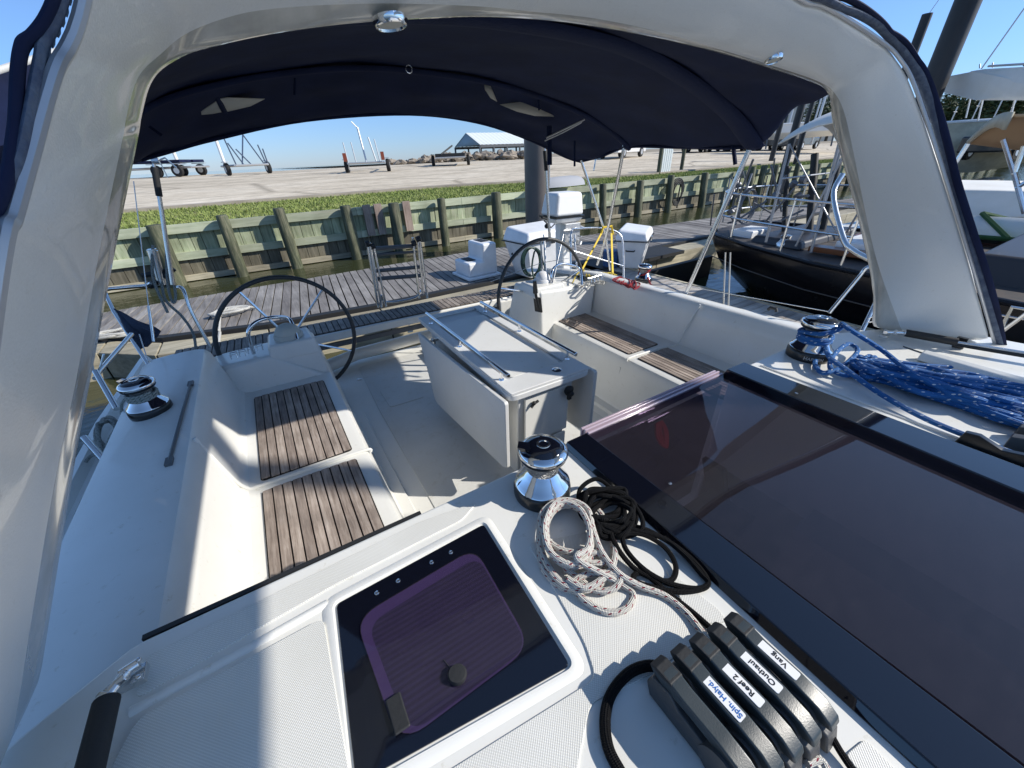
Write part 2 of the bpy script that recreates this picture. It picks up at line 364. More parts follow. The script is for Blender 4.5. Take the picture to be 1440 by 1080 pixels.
# ---------------------------------------------------------------- camera, sun, sky
cam = bpy.data.cameras.new('camera'); co = bpy.data.objects.new('camera', cam); COL.objects.link(co); scene.camera = co
co.matrix_world = Matrix([list(RW[0])+[0], list(RW[1])+[0], list(RW[2])+[HW], [0, 0, 0, 1]])
cam.sensor_width = 36; cam.lens = FPX/1440*36; cam.clip_start = .02; cam.clip_end = 9000
SUN = Vector((1.0, -.68, .80)).normalized()
sl = bpy.data.lights.new('sun', 'SUN'); sl.energy = 5.0; sl.angle = math.radians(.5); sl.color = (1, .945, .86)
so = bpy.data.objects.new('sun', sl); COL.objects.link(so); so.location = (0, 0, 30)
so.rotation_euler = SUN.to_track_quat('Z', 'Y').to_euler()
w = bpy.data.worlds.new('World'); scene.world = w; w.use_nodes = True
wt = w.node_tree; bg = wt.nodes['Background']; sky = wt.nodes.new('ShaderNodeTexSky'); sky.sky_type = 'NISHITA'
sky.sun_disc = False; sky.sun_elevation = math.asin(SUN.z); sky.sun_rotation = math.atan2(SUN.x, SUN.y)
sky.air_density = 1.0; sky.dust_density = .1; sky.ozone_density = 3.0
gc = wt.nodes.new('ShaderNodeTexCoord'); gs = wt.nodes.new('ShaderNodeSeparateXYZ'); wt.links.new(gc.outputs['Generated'], gs.inputs[0])
gm = wt.nodes.new('ShaderNodeMixRGB'); gm.blend_type = 'MULTIPLY'; gm.inputs[0].default_value = 1
wt.links.new(sky.outputs[0], gm.inputs[1]); wt.links.new(ramp(wt, gs.outputs[2], [(0, (.42, .555, .92)), (.12, (.52, .68, .98)), (.5, (.9, .96, 1.0))]), gm.inputs[2])
wt.links.new(gm.outputs[0], bg.inputs[0]); bg.inputs[1].default_value = .15
scene.view_settings.view_transform = 'Standard'; scene.view_settings.look = 'None'
scene.view_settings.exposure = 0.15; scene.view_settings.gamma = 1
scene.cycles.max_bounces = 10; scene.cycles.transparent_max_bounces = 16

# ================================================================ THE YACHT
Y = thing('sailing_yacht', 'white sailing yacht in the foreground with twin steering wheels, an arch and navy bimini', 'sailing yacht', mtx=YACHT)
def sub(name, p, mb, m, **k): return mb.build(name, m, p, **k)
ZC = .935
# --- hull shell with side decks (starboard is left in the picture)
def hull_section(y):
    t = max(0, (y-3.0)/1.5); k = .10*t
    f = max(0, (-y-1.5)/4); n = .6*f*f
    return [(-1.14+k+n*.5, .40), (-1.16+k+n*.5, .46), (-1.12+k+n*.5, .465), (-1.10+k+n*.5, .42), (-.82+n*.3, .44)]
m = MB(); rows = []
for y in [-5, -4, -3, -2, -1, 0, 1, 2, 3, 3.6, 4.05]:
    L = hull_section(y); f = .5*max(0, (-y-1.5)/4)**2
    rows.append([V(-.75+f, y, -.62)]+[V(-1.02+f*.8, y, -.30), V(-1.12+f*.6, y, .1)]+[V(a, y, b) for a, b in L])
m.grid(rows)
rows = [[V(2.37-p.x, p.y, p.z) for p in r] for r in rows]; m.grid(rows)
m.grid([[V(-.9, -5, .43), V(-.9, .3, .43)], [V(-.6, -5, .43), V(-.6, .3, .43)]])
for a, b in ((-1.05, -.35), (2.72, 3.42)):
    m.add([V(a, 4.05, .42), V(b, 4.05, .42), V(b+(.1 if a < 0 else -.1), 4.1, -.6), V(a+(.45 if a < 0 else -.1), 4.1, -.6)], [(0, 1, 2, 3)])
sub('hull', Y, m, GEL)
# --- cockpit floor
m = MB(); fl = [(.30, .72), (2.09, .72), (2.09, 2.7), (2.35, 2.7), (2.35, 4.0), (-.45, 4.0), (-.45, 2.6), (.30, 2.6)]
m.prism(fl, -.06, 0)
floor_ = sub('cockpit_floor', Y, m, GEL)
m = MB(); m.prism(rpoly([(.44, .9), (1.96, .9), (1.94, 2.9), (1.9, 3.82), (.5, 3.82), (.46, 2.9)], .06), .0, .006)
sub('nonskid_field', floor_, m, FLOORM, bevel=.003)
m = MB(); m.prism(rpoly([(.55, 2.88), (.86, 2.88), (.84, 3.2), (.55, 3.2)], .03), .006, .011)
sub('floor_hatch', floor_, m, FLOORM, bevel=.002)
m = MB(); m.lathe([(.02, 0), (.022, .004), (.012, .005), (.010, .002)], (.45, 3.55, .002), 16)
sub('drain', floor_, m, STEEL)
# aft lip of the cockpit: rounded white roll
m = MB(); m.tube([(.20, 3.86, .07), (.54, 3.96, .085), (1.2, 4.0, .09), (1.9, 4.03, .085), (2.25, 4.05, .07)], .062, 14)
sub('aft_sill', Y, m, GEL)
m = MB(); p = Bx(575, 470, 1.1); p = Bz(576, 462, .16)
m.box((p.x-.03, p.y-.02, .12), (p.x+.03, p.y+.02, .17)); m.tube([p, p+V(0, 0, .14)], .006, 6)
sub('sill_bracket', Y, m, STEEL)
# --- benches with coamings
def bench(side):
    m = MB(); st = [.74, 1.0, 1.5, 2.0, 2.6, 2.86, 2.93]
    rows = []
    for y in st:
        e = max(0, (y-2.6))*.0
        nar = .045*(y-1.3) if side < 0 else .0
        pr = [(.345, .0), (.335, .025), (.27, .03), (.255, .05), (.205, .36), (.198, .415), (.18, .44), (.155, .447), (-.335, .447), (-.375, .455), (-.402, .485), (-.445, .70), (-.462, .775), (-.485, .803), (-.52, .812), (-.60, .812), (-.72, .80), (-.80, .775), (-.835, .72), (-.87, .44)]
        if side > 0: rows.append([V(a, y, b) for a, b in pr])
        else:
            rr = []
            for a, b in pr:
                x = 2.37-a
                k = max(0, min(1, (-.33-a)/.13)); x -= (.02+nar)*k
                if a < -.5: x = 2.37-(-.485)-(.02+nar)+(-.485-a)*(.75 if y < 1.4 else .60)*.95
                rr.append(V(x, y, b))
            rows.append(rr)
    m.grid(rows)
    # coaming carries on forward and aft as a box section
    f = rows[0]; top = f[12:]
    m.grid([[p+V(0, -.9, .02) for p in top], top]) if side > 0 else m.grid([[p+V(0, -.3, .0) for p in top], top])
    a = rows[-1][12:]
    if side > 0: m.grid([a, [p+V(-.005, .14, -.13) for p in a], [p+V(-.01, .30, -.33) for p in a], [p+V(-.02, .9, -.42) for p in a]])
    else: m.grid([a, [p+V(-.03, .5, -.06) for p in a], [p+V(-.06, 1.1, -.16) for p in a]])
    b = sub('bench', Y, m, GEL, subsurf=0, ang=32)
    b['label'] = 'bench on the left side, half in the sun' if side > 0 else 'bench on the right side, in striped shade'
    # raised lip dividing the two cushions of teak, running up the backrest
    mm = MB()
    if side > 0: q = [(.196, 1.82, .43), (.15, 1.825, .452), (-.30, 1.83, .452), (-.385, 1.83, .475), (-.43, 1.83, .62), (-.47, 1.84, .80)]
    else: q = [(2.176, 1.82, .43), (2.22, 1.82, .452), (2.60, 1.80, .452), (2.70, 1.76, .475), (2.745, 1.74, .62), (2.79, 1.70, .805)]
    if side > 0: mm.tube(spline(q, 6), .009, 8)
    else: mm.tube(spline(q[:3], 6), .009, 8); mm.tube(spline(q[2:], 6), .007, 8)
    sub('divider_lip', b, mm, GEL if side > 0 else GEL)
    # teak slats
    for (y0, y1) in ((.86, 1.785), (1.865, 2.80)):
        g = MB(); n = 10
        x0, x1 = (-.325, .115) if side > 0 else (2.245, 2.60)
        g.cur = 1; g.prism(rbox(x0, x1, y0, y1, .02), .4475, .4515); g.cur = 0
        wd = (x1-x0-.006)/n
        for k in range(n):
            a = x0+.003+k*wd; e = .012 if k in (0, n-1) else 0
            g.box((a+.003, y0+.004+e*.5, .4516), (a+wd-.003, y1-.004-e*.5, .458))
        sub('teak_grating', b, g, [TEAK, GROUT], bevel=.0012, seg=1)
    return b
benL = bench(1); benR = bench(-1)
m = MB(); h = [Bz(268, 540, .818), Bz(238, 648, .818)]
m.tube(h, .007, 8); m.box((h[0].x-.012, h[0].y-.02, .812), (h[0].x+.012, h[0].y+.03, .824)); m.box((h[1].x-.012, h[1].y-.03, .812), (h[1].x+.012, h[1].y+.02, .824))
sub('grab_cord', benL, m, RAILG)
# locker front cut line on the right bench, and its kick panel
m = MB(); m.tube([(2.178, 2.55, .36), (2.172, 1.95, .36), (2.168, 1.86, .36)], .004, 6); m.tube([(2.168, 1.86, .36), (2.13, 1.86, .10)], .004, 6)
sub('locker_seam', benR, m, RAILG)
# --- helm pedestals
def pedestal(side):
    m = MB()
    if side > 0:
        m.hexa([V(-.43, 2.92, .40), V(.26, 2.92, .0), V(.27, 3.52, .0), V(-.50, 3.5, .30), V(-.47, 2.96, .655), V(.15, 2.96, .665), V(.16, 3.35, .64), V(-.52, 3.35, .60)])
        m.hexa([V(-.40, 2.90, .42), V(.20, 2.90, .40), V(.2, 3.0, .40), V(-.42, 3.0, .42), V(-.47, 2.95, .64), V(-.16, 2.95, .66), V(-.16, 3.0, .66), V(-.47, 3.0, .64)])
        pod = MB(); pod.hexa([V(-.17, 2.948, .60), V(.155, 2.948, .60), V(.155, 3.34, .6), V(-.17, 3.34, .6), V(-.155, 2.965, .722), V(.14, 2.965, .722), V(.13, 3.28, .705), V(-.14, 3.28, .705)])
        lbl = 'helm pedestal on the left side, in shade'
    else:
        m.hexa([V(2.02, 2.72, .0), V(2.69, 2.78, .42), V(2.74, 3.35, .40), V(1.96, 3.4, 0), V(2.03, 2.80, .775), V(2.73, 2.80, .735), V(2.78, 3.25, .72), V(2.04, 3.25, .76)])
        pod = MB(); pod.hexa([V(1.99, 2.80, .70), V(2.36, 2.80, .70), V(2.36, 3.15, .7), V(1.99, 3.15, .7), V(2.02, 2.82, .80), V(2.33, 2.82, .80), V(2.32, 3.1, .80), V(2.03, 3.1, .80)])
        lbl = 'helm pedestal on the right side, lit by the sun'
    p = sub('helm_pedestal', Y, m, GEL, bevel=.035, seg=4); p['label'] = lbl
    sub('instrument_pod', p, pod, GEL, bevel=.02, seg=3)
    # compass
    c = MB(); cx, cy, cz = (-.01, 3.09, .72) if side > 0 else (2.19, 2.97, .80)
    R_ = .085 if side > 0 else .07
    c.lathe([(R_+.012, 0), (R_+.012, .02), (R_+.004, .03)], (cx, cy, cz), 32)
    c.lathe([(R_, .028), (R_*.96, .05), (R_*.75, .078), (R_*.4, .094), (0, .099)], (cx, cy, cz), 32)
    sub('compass', p, c, WPLA if side < 0 else BEIGE)
    # stainless guard hoop
    g = MB()
    if side > 0: q = [Bz(357, 497, .66), By(349, 468, 3.02), By(362, 452, 3.05), By(388, 446, 3.1), By(408, 450, 3.14), Bz(418, 478, .72)]
    else: q = [Bz(776, 398, .80), By(776, 382, 2.9), By(786, 372, 2.95), By(803, 373, 2.95), By(816, 380, 2.95), Bz(818, 402, .76)]
    g.tube(spline(q, 8), .013, 12); sub('guard_hoop', p, g, CHROME)
    if side > 0: g2 = MB(); 
    return p
pedL = pedestal(1); pedR = pedestal(-1)
for (a, b, lab) in (((325, 500), (375, 485), 0), ((835, 393), (850, 388), 1)):
    m = MB()
    for k in range(4):
        if lab: c = Bz(834+5*k, 397-1.5*k, .78)
        else: c = Bz(330+12*k, 505-4*k, .675)
        m.tube([c+V(-.018, 0, 0), c+V(-.018, .01, .03), c+V(.018, .01, .03), c+V(.018, 0, 0)], .004, 6)
        m.tube([c+V(-.018, .06, 0), c+V(-.018, .05, .03), c+V(.018, .05, .03), c+V(.018, .06, 0)], .004, 6)
    sub('cup_rack', (pedL, pedR)[lab], m, STEEL)
# switch plate and throttle on the right pedestal's inner side
m = MB(); A = [Bx(752, 417, 2.02), Bx(761, 418, 2.02), Bx(761, 440, 2.02), Bx(752, 438, 2.02)]
m.hexa([A[3], A[2], A[2]+V(.02, 0, 0), A[3]+V(.02, 0, 0), A[0]+V(-.02, 0, 0), A[1]+V(-.02, 0, 0), A[1], A[0]])
sub('engine_panel', pedR, m, BLKP, bevel=.005)
m = MB(); q = [By(752, 395, 2.72), By(753, 412, 2.72)]; m.tube([q[0], q[1]], [.016, .022], 10); m.tube([q[1], By(757, 432, 2.72)], .013, 8)
sub('throttle_lever', pedR, m, BLKP)
m = MB(); m.lathe([(.05, -.02), (.05, .03), (.03, .05), (0, .05)], (2.0, 3.0, .05), 20, (-1, 0, 0)); m.lathe([(.07, 0), (.07, .01)], (1.98, 2.95, .17), 24, (-1, -.2, .3))
sub('foot_socket', pedR, m, BLKR)
# --- steering wheels
def wheel(cx, cy, cz, R, lean, pl, lab, spokes):
    m = MB(); c = V(cx, cy, cz); up = V(0, math.sin(lean), math.cos(lean)); rt = V(1, 0, 0)
    P = lambda a, r: c+rt*(math.cos(a)*r)+up*(math.sin(a)*r)
    m.tube([P(2*PI*k/64, R) for k in range(64)], .0165, 12, closed=True)
    w_ = sub('steering_wheel', Y, m, LEATH); w_['label'] = lab
    h = MB(); ax = rt.cross(up); h.lathe([(.0, -.03), (.045, -.03), (.05, .0), (.045, .03), (0, .03)], c, 20, ax); sub('hub', w_, h, BLKP)
    for a in spokes:
        s = MB(); a = math.radians(a); s.tube([P(a, .03), P(a, R-.01)], .009, 8); sub('spoke', w_, s, STEEL)
    s = MB(); s.tube([c, V(cx, cy+.0, cz)+ax*(.2)], .03, 12); s.tube([c, c-ax*.2], .03, 12); sub('shaft', w_, s, BLKP)
    return w_
wheel(-.005, 3.32, .615, .475, math.radians(6), pedL, 'left steering wheel, its rim in shade', (118, 46, -26, -98, -170))
wheel(2.24, 3.02, .655, .515, math.radians(4), pedR, 'right steering wheel, its rim in the sun', (92, 20, -52, -124, 164))
# --- stern bench with teak slats
m = MB(); E0, E1 = -.82, 2.66
m.prism(rpoly([(-.95, 3.74), (2.62, 3.74), (2.72, 4.12), (-.85, 4.12)], .04), .36, .44)
sb = sub('stern_bench', Y, m, GEL, bevel=.012)
g = MB(); n = 62; g.cur = 1; g.prism([(-.88, 3.765), (2.50, 3.765), (2.58, 4.09), (-.82, 4.09)], .4405, .444); g.cur = 0
for k in range(n):
    a = -.875+k*(3.37/n); g.prism([(a+.004, 3.775), (a+.049, 3.775), (a+.058, 4.08), (a+.013, 4.08)], .4445, .452)
sub('teak_grating', sb, g, [TEAKG, GROUT], smooth=False)
m = MB(); m.box((-.7, 3.73, .30), (2.5, 3.76, .345)); sub('under_rail', sb, m, RAILG)
# white quarter moulding behind the right wheel, with side panels
m = MB(); q = [Bz(726, 440, .42), Bz(765, 432, .42)]
m.hexa([V(2.12, 3.66, -.02), V(2.6, 3.62, .0), V(2.66, 4.08, .0), V(2.12, 4.1, .0), V(2.12, 3.68, .43), V(2.62, 3.64, .43), V(2.66, 4.06, .43), V(2.14, 4.08, .43)])
qb = sub('quarter_locker', Y, m, GEL, bevel=.02, seg=3)
m = MB(); m.box((2.25, 3.615, .08), (2.38, 3.64, .36)); m.box((2.42, 3.61, .08), (2.54, 3.635, .36)); sub('locker_panel', qb, m, GELG, bevel=.006)
m = MB(); m.hexa([V(-1.0, 3.0, .40), V(-.45, 3.0, .40), V(-.30, 4.1, .30), V(-.9, 4.1, .3), V(-.98, 3.1, .50), V(-.47, 3.1, .50), V(-.34, 3.72, .43), V(-.92, 3.72, .43)])
sub('quarter_deck', Y, m, GEL, bevel=.02)
g = MB(); g.cur = 1; a, b, c, d = (-.80, 3.35), (-.40, 3.38), (-.36, 3.70), (-.84, 3.70)
g.cur = 0
for k in range(9): x = -.93+k*.052; g.hexa([V(x, 3.34, .466), V(x+.042, 3.34, .466), V(x+.05, 3.70, .432), V(x+.008, 3.70, .432), V(x, 3.34, .49), V(x+.042, 3.34, .49), V(x+.05, 3.70, .448), V(x+.008, 3.70, .448)])
sub('quarter_teak', Y, g, [TEAKG, GROUT], smooth=False)
# --- cockpit table
TX0, TX1, TY0, TY1, TZ = .905, 1.475, 1.49, 2.93, .725
m = MB(); m.hexa([V(1.02, 1.62, 0), V(1.36, 1.62, 0), V(1.36, 2.80, 0), V(1.02, 2.80, 0), V(.985, 1.545, .665), V(1.395, 1.545, .665), V(1.395, 2.88, .665), V(.985, 2.88, .665)])
tb = sub('cockpit_table', Y, m, GELG, bevel=.012)
m = MB(); fr = .072
def ring(z0, z1, x0, x1, y0, y1, a, b, c, d):
    m.box((x0, y0, z0), (x1, b, z1)); m.box((x0, d, z0), (x1, y1, z1)); m.box((x0, b, z0), (a, d, z1)); m.box((c, b, z0), (x1, d, z1))
o = rpoly([(TX0, TY0+.02), (TX0+.03, TY0), (TX1-.03, TY0), (TX1, TY0+.02), (TX1-.02, TY1), (TX0+.02, TY1)], .03)
m.prism(o, .672, .708)
top = sub('table_top', tb, m, GELG, bevel=.006, seg=3)
m = MB(); 
m.prism(rpoly([(TX0+.004, TY0+.006), (TX1-.004, TY0+.006), (TX1-.004, TY0+.16), (TX0+.004, TY0+.16)], .012), .708, TZ)
m.box((TX0+.006, TY0+.16, .708), (TX0+.075, TY1-.02, TZ)); m.box((TX1-.075, TY0+.16, .708), (TX1-.006, TY1-.02, TZ)); m.box((TX0+.075, TY1-.075, .708), (TX1-.075, TY1-.02, TZ))
sub('table_rim', tb, m, GELG, bevel=.004)
m = MB(); m.prism(rpoly([(TX0+.105, TY0+.165), (TX1-.105, TY0+.165), (TX1-.09, TY1-.24), (TX0+.09, TY1-.24)], .03), .7085, .722)
m.box((TX0+.20, TY0+.17, .7085), (TX0+.21, TY0+.2, .7222))
sub('ice_lid', tb, m, GEL, bevel=.004)
for x in (TX0+.045, TX1-.045):
    m = MB(); m.tube([(x, TY0+.11, .785), (x, TY1-.13, .785)], .0125, 12)
    for y in (TY0+.17, 2.1 if False else (TY0+TY1)/2, TY1-.2): m.tube([(x, y, .72), (x, y, .775)], .008, 8); m.lathe([(.017, 0), (.014, .006)], (x, y, .724), 14)
    m.lathe([(.0135, 0), (.0135, .012), (.010, .016), (0, .016)], (x, TY0+.105, .785), 12, (0, -1, 0))
    sub('fiddle_rail', tb, m, CHROME)
for s, x in ((-1, .868), (1, 1.50)):
    m = MB(); y0, y1 = 1.47, 2.80
    pl = [(y0, .688), (y0+.01, .700), (y1, .64), (y1-.02, .60), (y1-.20, .13), (y1-.25, .11), (y0+.04, .225), (y0, .25)]
    f = lambda u, v, w, x=x: V(x+w, u, v)
    m.prism(pl, -.013, .013, f)
    lf = sub('drop_leaf', tb, m, GELG, bevel=.006, seg=3)
    m = MB()
    for y in (1.62, 2.55): m.box((x-s*.01, y-.02, .66), (x-s*.055, y+.02, .675)); m.tube([(x-s*.03, y, .67), (x-s*.03, y, .63)], .008, 8)
    sub('leaf_hinge', tb, m, STEEL)
m = MB(); m.box((1.03, 1.535, .30), (1.35, 1.548, .625)); m.box((1.0, 1.532, .05), (1.34, 1.546, .28)); sub('front_door', tb, m, GEL, bevel=.004)
m = MB(); p = By(758, 546, 1.53); p = V(1.08, 1.52, .59)
m.tube([p+V(-.02, 0, -.02), p, p+V(.03, 0, .01)], .008, 8); m.ball(p+V(.0, 0, .004), .013); sub('door_latch', tb, m, BLKR)
m = MB(); p = V(1.33, 1.52, .60); m.lathe([(.03, 0), (.034, .012), (.02, .02), (0, .02)], p, 18, (0, -1, 0)); m.ball(p+V(.01, -.02, -.02), .018); m.box((p.x-.01, p.y-.02, p.z-.06), (p.x+.015, p.y-.004, p.z)); sub('drain_plug', tb, m, BLKR)
m = MB(); m.lathe([(.03, 0), (.03, .004), (.022, .007), (.012, .008), (0, .006)], (1.28, 1.575, TZ), 20); m.tube([(1.262, 1.572, TZ+.008), (1.298, 1.578, TZ+.008)], .005, 6); sub('turn_latch', tb, m, CHROME)
m = MB(); q = spline([V(1.02, 1.6, .62), V(1.0, 1.9, .60), V(.99, 2.3, .62)], 4); m.tube(q, .012, 8); sub('table_cavity', tb, m, BLKR)
# --- cabin top
m = MB()
out = [(-.62, .70), (-.46, .795), (.32, .80), (.74, .80), (.74, -4.2), (-.6, -4.2), (-.80, -1.5), (-.72, .55)]
m.prism(rpoly(out, .02), .42, ZC)
out2 = [(1.68, .80), (2.52, .80), (2.62, .74), (3.15, .52), (3.30, -.2), (3.2, -1.5), (2.8, -4.2), (1.68, -4.2)]
m.prism(rpoly(out2, .02), .42, ZC)
m.box((.74, -4.2, .42), (1.68, -.95, ZC-.002))
m.box((.34, .77, 0), (.74, .796, .42)); m.box((1.68, .77, 0), (2.06, .796, .42))
ct = sub('cabin_top', Y, m, GEL, bevel=.012, seg=3)
m = MB(); m.tube([Bz(197, 915, .932), Bz(400, 812, .932), Bz(590, 719, .932)], .005, 6)
m = MB(); a, b = Bz(197, 914, .93), Bz(590, 718, .93); m.hexa([V(a.x, .797, .85), V(b.x, .797, .85), V(b.x, .812, .85), V(a.x, .812, .85), V(a.x, .797, .932), V(b.x, .797, .932), V(b.x, .809, .932), V(a.x, .809, .932)])
sub('edge_seal', ct, m, BLKR)
def pad(pix, r=.02, h=.004, mt=None, z=ZC, nm='nonskid_pad'):
    m = MB(); P = [Bz(px, py, z) for px, py in pix]; m.prism(rpoly([(p.x, p.y) for p in P], r), z-.001, z+h)
    return sub(nm, ct, m, mt or NSK, bevel=.0015, seg=2)
pad([(205, 925), (590, 735), (672, 706), (650, 732), (470, 824), (190, 985)], .015)
pad([(-60, 1500), (150, 1100), (196, 1012), (456, 871), (500, 1130), (560, 1500)], .02, .009)
pad([(742, 765), (850, 745), (1000, 890), (905, 955), (830, 990), (812, 1080), (800, 1400), (560, 1500), (590, 1110), (838, 955), (822, 905)], .02)
pad([(935, 800), (1010, 858), (1022, 875), (975, 880)], .008)
pad([(1188, 1062), (1215, 1040), (1275, 1100), (1240, 1130)], .008)
# raised coaming round the deck hatch
HQ = [(-.082, .648), (.306, .662), (.286, .268), (-.112, .322)]
def offs(q, d):
    c = (sum(p[0] for p in q)/4, sum(p[1] for p in q)/4)
    return [(p[0]+(d if p[0] > c[0] else -d), p[1]+(d if p[1] > c[1] else -d)) for p in q]
def rq(q, r): return rpoly(q, r, 6)
o0, o1, i0, i1 = rq(offs(HQ, .028), .035), rq(offs(HQ, .018), .03), rq(offs(HQ, .007), .02), rq(offs(HQ, .001), .012)
nO = len(o0); z1 = ZC+.0065
vs = [V(x, y, ZC+.0005) for x, y in o0]+[V(x, y, z1) for x, y in o1]+[V(x, y, z1) for x, y in i0]+[V(x, y, ZC-.012) for x, y in i1]
m = MB(); m.add(vs, [(k+j*nO, (k+1) % nO+j*nO, (k+1) % nO+(j+1)*nO, k+(j+1)*nO) for j in range(3) for k in range(nO)])
sub('hatch_coaming', ct, m, GEL, ang=70)
m = MB(); q = [Bz(185, 1003, ZC-.005), Bz(330, 925, ZC-.005), Bz(462, 850, ZC-.005)]
m.tube(q, .012, 12); sub('moulded_ridge', ct, m, GEL)
# deck hatch
m = MB(); m.prism(rq(HQ, .012), ZC-.02, ZC+.004); hat = sub('deck_hatch', Y, m, BLKG, bevel=.002)
PQ = [tuple(Bz(a, b, ZC)[:2]) for a, b in ((500, 872), (668, 772), (748, 912), (562, 1052))]
def ins(q, dx0, dx1, dy0, dy1):
    c = (sum(p[0] for p in q)/4, sum(p[1] for p in q)/4)
    return [(p[0]+(-dx1 if p[0] > c[0] else dx0), p[1]+(-dy1 if p[1] > c[1] else dy0)) for p in q]
m = MB(); m.prism(rq(PQ, .05), ZC+.0055, ZC+.0070); sub('hatch_pane', hat, m, PGLASS)
m = MB(); a = rq(ins(PQ, .001, .001, .001, .001), .05); b = rq(ins(PQ, .020, .005, .005, .026), .04)
k_ = len(a); m.add([V(x, y, ZC+.0050) for x, y in a]+[V(x, y, ZC+.0046) for x, y in b], [(i, (i+1) % k_, k_+(i+1) % k_, k_+i) for i in range(k_)])
sub('pane_rim', hat, m, PURPLE)
def blindmat():
    mt, t, b = nt('pleated_blind'); s = t.nodes.new('ShaderNodeSeparateXYZ'); t.links.new(coords(t), s.inputs[0])
    n = N(t, 'ShaderNodeTexNoise', Scale=5, Detail=2); t.links.new(coords(t), n.inputs['Vector'])
    a = N(t, 'ShaderNodeMath', operation='MULTIPLY_ADD'); a.inputs[1].default_value = 2*PI/.0115; t.links.new(s.outputs[1], a.inputs[0])
    nn_ = N(t, 'ShaderNodeMath', operation='MULTIPLY'); nn_.inputs[1].default_value = 1.2; t.links.new(n.outputs['Fac'], nn_.inputs[0]); t.links.new(nn_.outputs[0], a.inputs[2])
    c = N(t, 'ShaderNodeMath', operation='SINE'); t.links.new(a.outputs[0], c.inputs[0])
    mr = N(t, 'ShaderNodeMapRange'); mr.inputs['From Min'].default_value = -1; t.links.new(c.outputs[0], mr.inputs['Value'])
    t.links.new(ramp(t, mr.outputs['Result'], [(0, (.045, .045, .085)), (1, (.12, .115, .19))]), b.inputs['Base Color']); b.inputs['Roughness'].default_value = .5
    return mt
m = MB(); m.prism(b, ZC+.0042, ZC+.0045); sub('pleated_blind', hat, m, blindmat())
m = MB(); c = Bz(644, 953, ZC); m.lathe([(.017, 0), (.0185, .006), (.016, .012), (0, .013)], (c.x, c.y, ZC+.007), 24); m.tube([(c.x-.006, c.y+.015, ZC+.009), (c.x-.012, c.y+.04, ZC+.008)], .0012, 6)
sub('vent_knob', hat, m, BLKR)
m = MB(); c = Bz(562, 1005, ZC); m.box((c.x-.016, c.y-.03, ZC+.0072), (c.x+.012, c.y+.03, ZC+.013)); sub('hatch_handle', hat, m, BLKR, bevel=.004)
for q in ((530, 834), (560, 817), (607, 791), (634, 777)):
    c = Bz(q[0], q[1], ZC+.004); m = MB(); m.lathe([(.0055, 0), (.0055, .0012), (.003, .0022), (0, .0012)], (c.x, c.y, ZC+.004), 12); sub('screw', hat, m, STEEL)
# --- companionway hatch
m = MB()
m.hexa([V(.635, -.9, ZC), V(.79, -.9, ZC), V(.80, .80, ZC), V(.70, .80, ZC), V(.65, -.9, ZC+.022), V(.79, -.9, ZC+.022), V(.80, .80, ZC+.022), V(.71, .80, ZC+.022)])
cw = sub('companionway_hatch', Y, m, BLKG, bevel=.003)
m = MB(); m.hexa([V(1.585, -.9, ZC), V(1.76, -.9, ZC), V(1.74, .80, ZC), V(1.60, .80, ZC), V(1.585, -.9, ZC+.05), V(1.75, -.9, ZC+.05), V(1.73, .78, ZC+.05), V(1.60, .78, ZC+.05)])
sub('slide_rail', cw, m, BLKG, bevel=.004)
m = MB(); m.tube([(1.80, .80, ZC+.006), (1.83, -.9, ZC+.006)], .008, 8); m.tube([(1.86, .76, ZC+.002), (1.89, -.9, ZC+.002)], .005, 8); sub('rail_moulding', cw, m, GEL)
m = MB(); m.box((.80, -.9, ZC+.012), (1.60, .79, ZC+.020)); sub('sliding_pane', cw, m, SMOKE)
for k, (y, dz) in enumerate(((.795, .0), (.812, .002), (.829, -.002))):
    m = MB(); m.box((.80, y-.005, ZC-.02+dz), (1.60, y+.004, ZC+.026+dz)); sub('pane_edge', cw, m, CLEARE, bevel=.002)
m = MB(); m.box((.82, .77, .25), (1.58, .776, ZC-.022)); sub('washboard', cw, m, SMOKE)
for q in ((942, 680),):
    c = Bz(q[0], q[1], ZC+.022); m = MB(); m.lathe([(.006, 0), (.006, .001), (0, .002)], (c.x, c.y, ZC+.022), 12); sub('screw', cw, m, STEEL)
c = Bz(1120, 553, ZC+.05); m = MB(); m.lathe([(.006, 0), (.006, .001), (0, .002)], (c.x, c.y, ZC+.05), 12); sub('screw', cw, m, STEEL)
# cabin below: bulkheads, ladder, sole
m = MB(); m.box((.42, -1.4, -.9), (.44, .76, ZC-.02)); m.box((2.0, -1.4, -.9), (2.02, .76, ZC-.02)); m.box((.42, -1.42, -.9), (2.02, -1.4, ZC-.02))
cb = sub('cabin_lining', Y, m, CABIN)
m = MB(); m.box((.44, -1.4, -.92), (2.0, .76, -.90)); sub('cabin_sole', cb, m, CABIND)
m = MB()
for k in range(4): m.box((.95, .42-.14*k, .45-.3*k), (1.45, .62-.14*k, .48-.3*k))
m.hexa([V(.92, .70, .6), V(.95, .70, .6), V(.95, .6, .6), V(.92, .6, .6), V(.92, .1, -.9), V(.95, .1, -.9), V(.95, 0, -.9), V(.92, 0, -.9)][::1])
m.hexa([V(1.45, .70, .6), V(1.48, .70, .6), V(1.48, .6, .6), V(1.45, .6, .6), V(1.45, .1, -.9), V(1.48, .1, -.9), V(1.48, 0, -.9), V(1.45, 0, -.9)])
sub('cabin_ladder', cb, m, CABIND)
m = MB(); m.box((1.5, -1.2, .1), (1.98, .3, .5)); sub('galley_counter', cb, m, CABIN)
